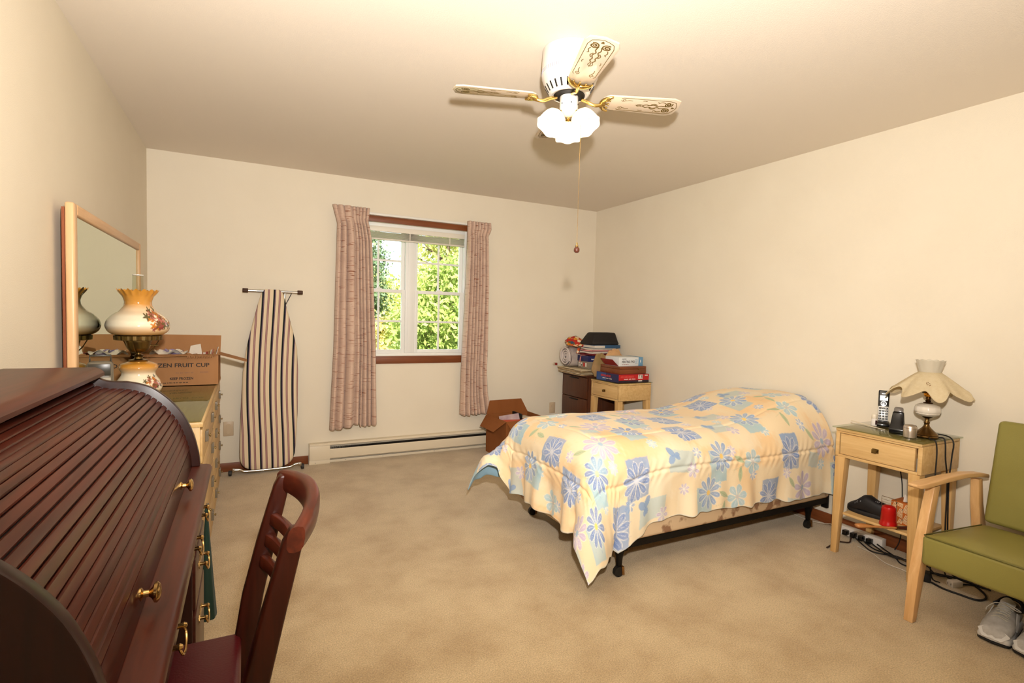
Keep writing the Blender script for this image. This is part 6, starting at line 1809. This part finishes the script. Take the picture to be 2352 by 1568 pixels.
def shoe_box():
    t = thing('shoe_box', 'grey shoe box with a navy lid on the folded blankets', 'box', (3.775, -0.385, 0.794))
    gr = mat('grey_card', (136, 124, 106), rough=0.7)
    nv = mat('navy_card', (34, 36, 84), rough=0.5)
    box('carton', gr, t, -0.15, 0.15, -0.092, 0.085, 0, 0.100, bevel=0.001)
    box('lid', nv, t, -0.154, 0.154, -0.096, 0.089, 0.072, 0.126, bevel=0.001)
    wl = mat('white_label', (222, 214, 204), rough=0.6); rl = mat('red_label', (190, 40, 32), rough=0.5)
    for y0, y1, m in ((0.040, 0.074, wl), (0.010, 0.030, wl), (-0.034, -0.008, rl), (-0.066, -0.042, wl)):
        box('sticker', m, t, -0.1508, -0.1501, y0, y1, 0.020, 0.058)
    for k in range(3):
        box('print_line', M_ink, t, -0.1514, -0.1509, 0.045, 0.069, 0.028 + 0.009 * k, 0.031 + 0.009 * k)
    box('print_block', M_ink, t, -0.1514, -0.1509, 0.014, 0.026, 0.024, 0.040)
    printed_line(t, wl, (-0.12, -0.0966, 0.096), (1, 0, 0), (0, 0, 1), 0.06, 0.016, 1, 5)
    G().ribbon([(-0.1556, 0.045, 0.060), (-0.1556, 0.038, 0.100), (-0.154, 0.034, 0.1275), (-0.06, 0.0, 0.1285), (0.03, -0.02, 0.1285)], 0.034, 0.0016, (-0.6, 0, 0.8)).obj('pink_ribbon', mat('pink_satin', (214, 140, 138), rough=0.5), t)
shoe_box()
folded('folded_clothes', 'white and pink clothes heaped on the navy shoe box', (3.80, -0.385, 0.925), 0.30, 0.20, 4, [mat('dark_red_cloth', (110, 26, 30), rough=0.9), mat('white_cloth', (226, 212, 196), rough=0.9), mat('pink_cloth', (214, 146, 138), rough=0.9), mat('cream_cloth', (230, 216, 196), rough=0.9)], thick=0.019, rot=0.05, seed=5)
def binder():
    t = thing('ring_binder', 'blue ring binder lying under the black carrying case', 'binder', (3.80, -0.39, 1.0015), 0.05)
    bl = mat('blue_vinyl', (46, 82, 116), rough=0.45)
    box('cover', bl, t, -0.155, 0.175, -0.13, 0.13, 0.026, 0.029, bevel=0.001)
    box('cover', bl, t, -0.155, 0.175, -0.13, 0.13, 0.0, 0.003, bevel=0.001)
    box('spine', bl, t, -0.02, 0.175, -0.1335, -0.1302, 0.0, 0.029, bevel=0.001)
    box('paper_block', mat('paper', (226, 214, 196)), t, -0.145, 0.16, -0.125, 0.122, 0.0032, 0.0258)
binder()
def case():
    t = thing('carrying_case', 'black soft carrying case on top of the corner pile', 'case', (3.83, -0.405, 1.031), 0.04)
    m = mat('black_nylon', (26, 21, 19), rough=0.75)
    g = G().hexa([(-0.20, -0.10, 0.0), (0.145, -0.105, 0.0), (0.145, 0.12, 0.0), (-0.20, 0.12, 0.0)], [(-0.125, -0.055, 0.122), (0.128, -0.060, 0.122), (0.128, 0.075, 0.122), (-0.125, 0.075, 0.122)])
    g.obj('shell', m, t, bevel=0.016, seg=3)
    G().tube([(-0.188, -0.092, 0.020), (0.140, -0.097, 0.020)], 0.0022, 6).obj('zip', mat('dark_zip', (54, 48, 44), rough=0.4), t, smooth=50)
case()

# stack on the corner nightstand
Z2 = 0.718
def board_game():
    t = thing('board_game', 'flat board game box with red and blue sides on the corner nightstand', 'box', (3.795, -0.79, Z2))
    rd = mat('game_red', (190, 24, 28), rough=0.35); bl = mat('game_blue', (40, 74, 132), rough=0.35)
    nv = mat('game_navy', (28, 34, 80), rough=0.35); wh = mat('game_white', (232, 224, 214), rough=0.5)
    dk = mat('game_dark', (38, 28, 40), rough=0.4)
    hx, hy, h = 0.175, 0.165, 0.074
    box('box_lid', mat('game_top', (120, 40, 60), rough=0.4), t, -hx, hx, -hy, hy, 0, h, bevel=0.001)
    box('blue_side', bl, t, -hx - 0.0008, -hx - 0.0001, 0.02, hy - 0.001, 0.001, h - 0.001)
    box('navy_side', nv, t, -hx - 0.0008, -hx - 0.0001, -hy + 0.001, 0.0199, 0.001, h - 0.001)
    box('red_side', rd, t, -hx + 0.001, hx - 0.001, -hy - 0.0008, -hy - 0.0001, 0.020, h - 0.001)
    box('dark_side', dk, t, -hx + 0.001, hx - 0.001, -hy - 0.0008, -hy - 0.0001, 0.001, 0.0199)
    ln = mat('game_pink', (214, 70, 66), rough=0.4)
    printed_line(t, mat('game_lettering', (186, 44, 48), rough=0.4), (-hx - 0.0012, 0.10, 0.047), (0, -1, 0), (0, 0, 1), 0.15, 0.022, 1, 6)
    printed_line(t, wh, (-hx - 0.0012, 0.07, 0.024), (0, -1, 0), (0, 0, 1), 0.14, 0.008, 3, 7)
    printed_line(t, ln, (-hx + 0.02, -hy - 0.0012, 0.052), (1, 0, 0), (0, 0, 1), 0.15, 0.020, 1, 8)
    printed_line(t, wh, (-hx + 0.06, -hy - 0.0012, 0.031), (1, 0, 0), (0, 0, 1), 0.13, 0.008, 3, 9)
    for k in range(2):
        x = 0.060 + 0.026 * k
        G().prism([(x - 0.013, 0.032), (x + 0.013, 0.030), (x + 0.014, 0.068), (x - 0.012, 0.070)], 'y', -hy - 0.0014, -hy - 0.0009).obj('number_card', wh, t)
        lettering('lettering', '78'[k], 0.040, M_ink, t, frame((x - 0.008, -hy - 0.0018, 0.050), (1, 0, 0), (0, 0, 1)))
    box('badge', wh, t, 0.05, 0.095, -hy - 0.0014, -hy - 0.0009, 0.008, 0.018)
    box('badge', wh, t, 0.125, 0.160, -hy - 0.0014, -hy - 0.0009, 0.058, 0.066)
board_game()
def wooden_box():
    t = thing('wooden_box', 'red-brown wooden box on top of the board game', 'box', (3.80, -0.79, Z2 + 0.075))
    wd = wood('mahogany_box', (110, 56, 26), (134, 72, 36), axis='x', rough=0.35)
    hx, hy, h = 0.152, 0.145, 0.068
    box('body', wd, t, -hx, hx, -hy, hy, 0, 0.044, bevel=0.002)
    box('lid', wd, t, -hx, hx, -hy, hy, 0.0455, h, bevel=0.002)
    G().prism([(0.05, 0.052), (0.075, 0.052), (0.0625, 0.036)], 'y', -hy - 0.004, -hy - 0.0002).obj('clasp', M_brassdk, t)
    for x in (-0.10, 0.09):
        box('hinge', M_brassdk, t, x, x + 0.02, hy + 0.0002, hy + 0.003, 0.035, 0.055)
wooden_box()
def heating_pad():
    t = thing('heating_pad_box', 'white HEATING PAD carton with a blue end on the wooden box', 'box', (3.80, -0.80, Z2 + 0.1435))
    wh = mat('carton_white', (222, 224, 222), rough=0.45); bl = mat('carton_blue', (106, 152, 184), rough=0.45); rd = mat('carton_red', (150, 44, 40), rough=0.5)
    hx, hy, h = 0.140, 0.10, 0.082
    box('carton', wh, t, -hx, 0.088, -hy, hy, 0, h, bevel=0.001)
    box('blue_end', bl, t, 0.0882, hx, -hy, hy, 0, h, bevel=0.001)
    G().hexa([(-hx - 0.001, -hy + 0.002, 0.002), (-hx - 0.0002, -hy + 0.002, 0.002), (-hx - 0.0002, hy, 0.002), (-hx - 0.001, hy, 0.002)], [(-hx - 0.060, -hy + 0.02, h * 0.75), (-hx - 0.058, -hy + 0.02, h * 0.76), (-hx - 0.058, hy, h * 0.76), (-hx - 0.060, hy, h * 0.75)]).obj('red_flap', rd, t)
    lettering('lettering', 'HEATING PAD', 0.030, M_ink, t, frame((-0.108, -hy - 0.0006, 0.040), (1, 0, 0), (0, 0, 1)), sx=0.78, bold=0.0004)
    printed_line(t, M_ink, (-0.104, -hy - 0.0006, 0.066), (1, 0, 0), (0, 0, 1), 0.05, 0.008, 1, 10)
    printed_line(t, rd, (-0.104, -hy - 0.0006, 0.016), (1, 0, 0), (0, 0, 1), 0.075, 0.005, 4, 11)
    for k in range(4):
        box('print_line', bl, t, 0.046, 0.080 - 0.004 * (k % 2), -hy - 0.0006, -hy - 0.0001, 0.024 + 0.011 * k, 0.028 + 0.011 * k)
    box('badge', wh, t, 0.108, 0.116, -hy - 0.0006, -hy - 0.0001, 0.032, 0.056)
heating_pad()
def tan_bag():
    t = thing('tan_bag', 'crumpled tan cloth bundle wedged behind the HEATING PAD carton', 'bundle', (3.81, -0.575, Z2))
    m = mat('tan_cloth', (176, 138, 96), rough=0.85, var=((128, 108, 62), 7, (1, 1, 1), 0.5), bump=(9, 0.4, (1, 1, 1)))
    def lump(c, r, ph):
        def fn(u, v):
            a = 2 * PI * u; b = PI * v
            k = 1 + 0.10 * math.sin(3 * a + 4 * b + ph) + 0.06 * math.sin(7 * a - 5 * b + ph)
            z = c[2] - r[2] * math.cos(b) * k
            return (c[0] + r[0] * math.sin(b) ** 0.8 * math.cos(a) * k, c[1] + r[1] * math.sin(b) ** 0.8 * math.sin(a), max(0.0, z))
        return fn
    G().grid(lump((-0.10, 0.012, 0.11), (0.095, 0.035, 0.115), 0.3), 40, 20, close_u=True).obj('bundle', m, t, smooth=60)
    G().grid(lump((0.055, 0.0, 0.15), (0.105, 0.034, 0.115), 2.0), 40, 20, close_u=True).obj('bundle', mat('peach_cloth', (206, 160, 110), rough=0.85, bump=(9, 0.4, (1, 1, 1))), t, smooth=60)
tan_bag()

# things below the corner nightstand
def bin_():
    t = thing('black_bin', 'black bin standing under the corner nightstand', 'bin', (3.83, -0.74, 0.0))
    def fn(j, a, r, z):
        return r, z
    m = mat('black_plastic_bin', (24, 22, 22), rough=0.5)
    G().lathe([(0.075, 0.0), (0.085, 0.004), (0.105, 0.36), (0.109, 0.365), (0.109, 0.375), (0.100, 0.375), (0.08, 0.02)], 40, cap=False).obj('shell', m, t, smooth=40)
    G().lathe([(0.001, 0.002), (0.076, 0.002)], 40, cap=False).obj('bottom', m, t)
    def bag(u, v):
        a = 2 * PI * u
        r = 0.10 - 0.055 * v + 0.014 * math.sin(7 * a + 5 * v)
        return (r * math.cos(a), r * math.sin(a), 0.34 + 0.07 * v + 0.012 * math.sin(5 * a))
    G().grid(bag, 40, 8, close_u=True).obj('liner_bag', mat('grey_bag', (150, 142, 134), rough=0.5), t, smooth=60)
bin_()

# ------------------------------------------------------------------ brown carton on the floor behind the bed
def floor_box():
    t = thing('cardboard_box', 'open brown cardboard carton on the floor between curtain and bed', 'box', (2.70, -0.565, 0.0), math.radians(1.5))
    w, d, h, th = 0.45, 0.40, 0.355, 0.004
    b = G().box(0, w, 0, d, 0, th).box(0, w, 0, th, th, h).box(0, w, d - th, d, th, h).box(0, th, th, d - th, th, h).box(w - th, w, th, d - th, th, h)
    b.obj('carton_body', M_card2, t)
    G().hexa([(0, d - th, h + .0005), (w, d - th, h + .0005), (w, d, h + .0005), (0, d, h + .0005)], [(0.03, d - 0.002, h + 0.128), (w - 0.075, d - 0.002, h + 0.131), (w - 0.075, d + 0.002, h + 0.131), (0.03, d + 0.002, h + 0.128)]).obj('flap', M_card2, t)
    G().hexa([(0, 0.0, h + .0005), (0.004, 0.0, h + .0005), (0.004, d, h + .0005), (0, d, h + .0005)], [(-0.115, 0.02, h - 0.085), (-0.112, 0.02, h - 0.083), (-0.112, d - 0.10, h - 0.083), (-0.115, d - 0.10, h - 0.085)]).obj('flap', M_card2, t)
    G().hexa([(0, 0.0, h + .0005), (w, 0.0, h + .0005), (w, 0.004, h + .0005), (0, 0.004, h + .0005)], [(0.03, -0.10, h - 0.10), (w - 0.03, -0.10, h - 0.10), (w - 0.03, -0.097, h - 0.098), (0.03, -0.097, h - 0.098)]).obj('flap', M_card2, t)
    G().hexa([(w - 0.004, 0.0, h + .0005), (w, 0.0, h + .0005), (w, d, h + .0005), (w - 0.004, d, h + .0005)], [(w + 0.10, 0.02, h - 0.10), (w + 0.103, 0.02, h - 0.098), (w + 0.103, d - 0.02, h - 0.098), (w + 0.10, d - 0.02, h - 0.10)]).obj('flap', M_card2, t)
    # contents
    G().hexa([(0.03, 0.10, 0.10), (0.24, 0.07, 0.10), (0.24, 0.075, 0.10), (0.03, 0.105, 0.10)], [(0.03, 0.20, h + 0.012), (0.22, 0.17, h + 0.034), (0.22, 0.175, h + 0.034), (0.03, 0.205, h + 0.012)]).obj('picture_page', mat('printed_page', (196, 178, 176), rough=0.5, var=((150, 120, 130), 11, (1, 1, 1), 0.5)), t)
    box('dark_book', M_black, t, 0.225, 0.245, 0.14, 0.30, 0.06, h + 0.030, bevel=0.001)
    box('white_book', M_paper, t, 0.26, 0.40, 0.19, 0.36, 0.05, h - 0.028, bevel=0.002)
    box('orange_folder', mat('orange_card', (206, 78, 24), rough=0.5), t, 0.05, 0.42, 0.03, 0.185, 0.05, h - 0.020, bevel=0.002)
floor_box()
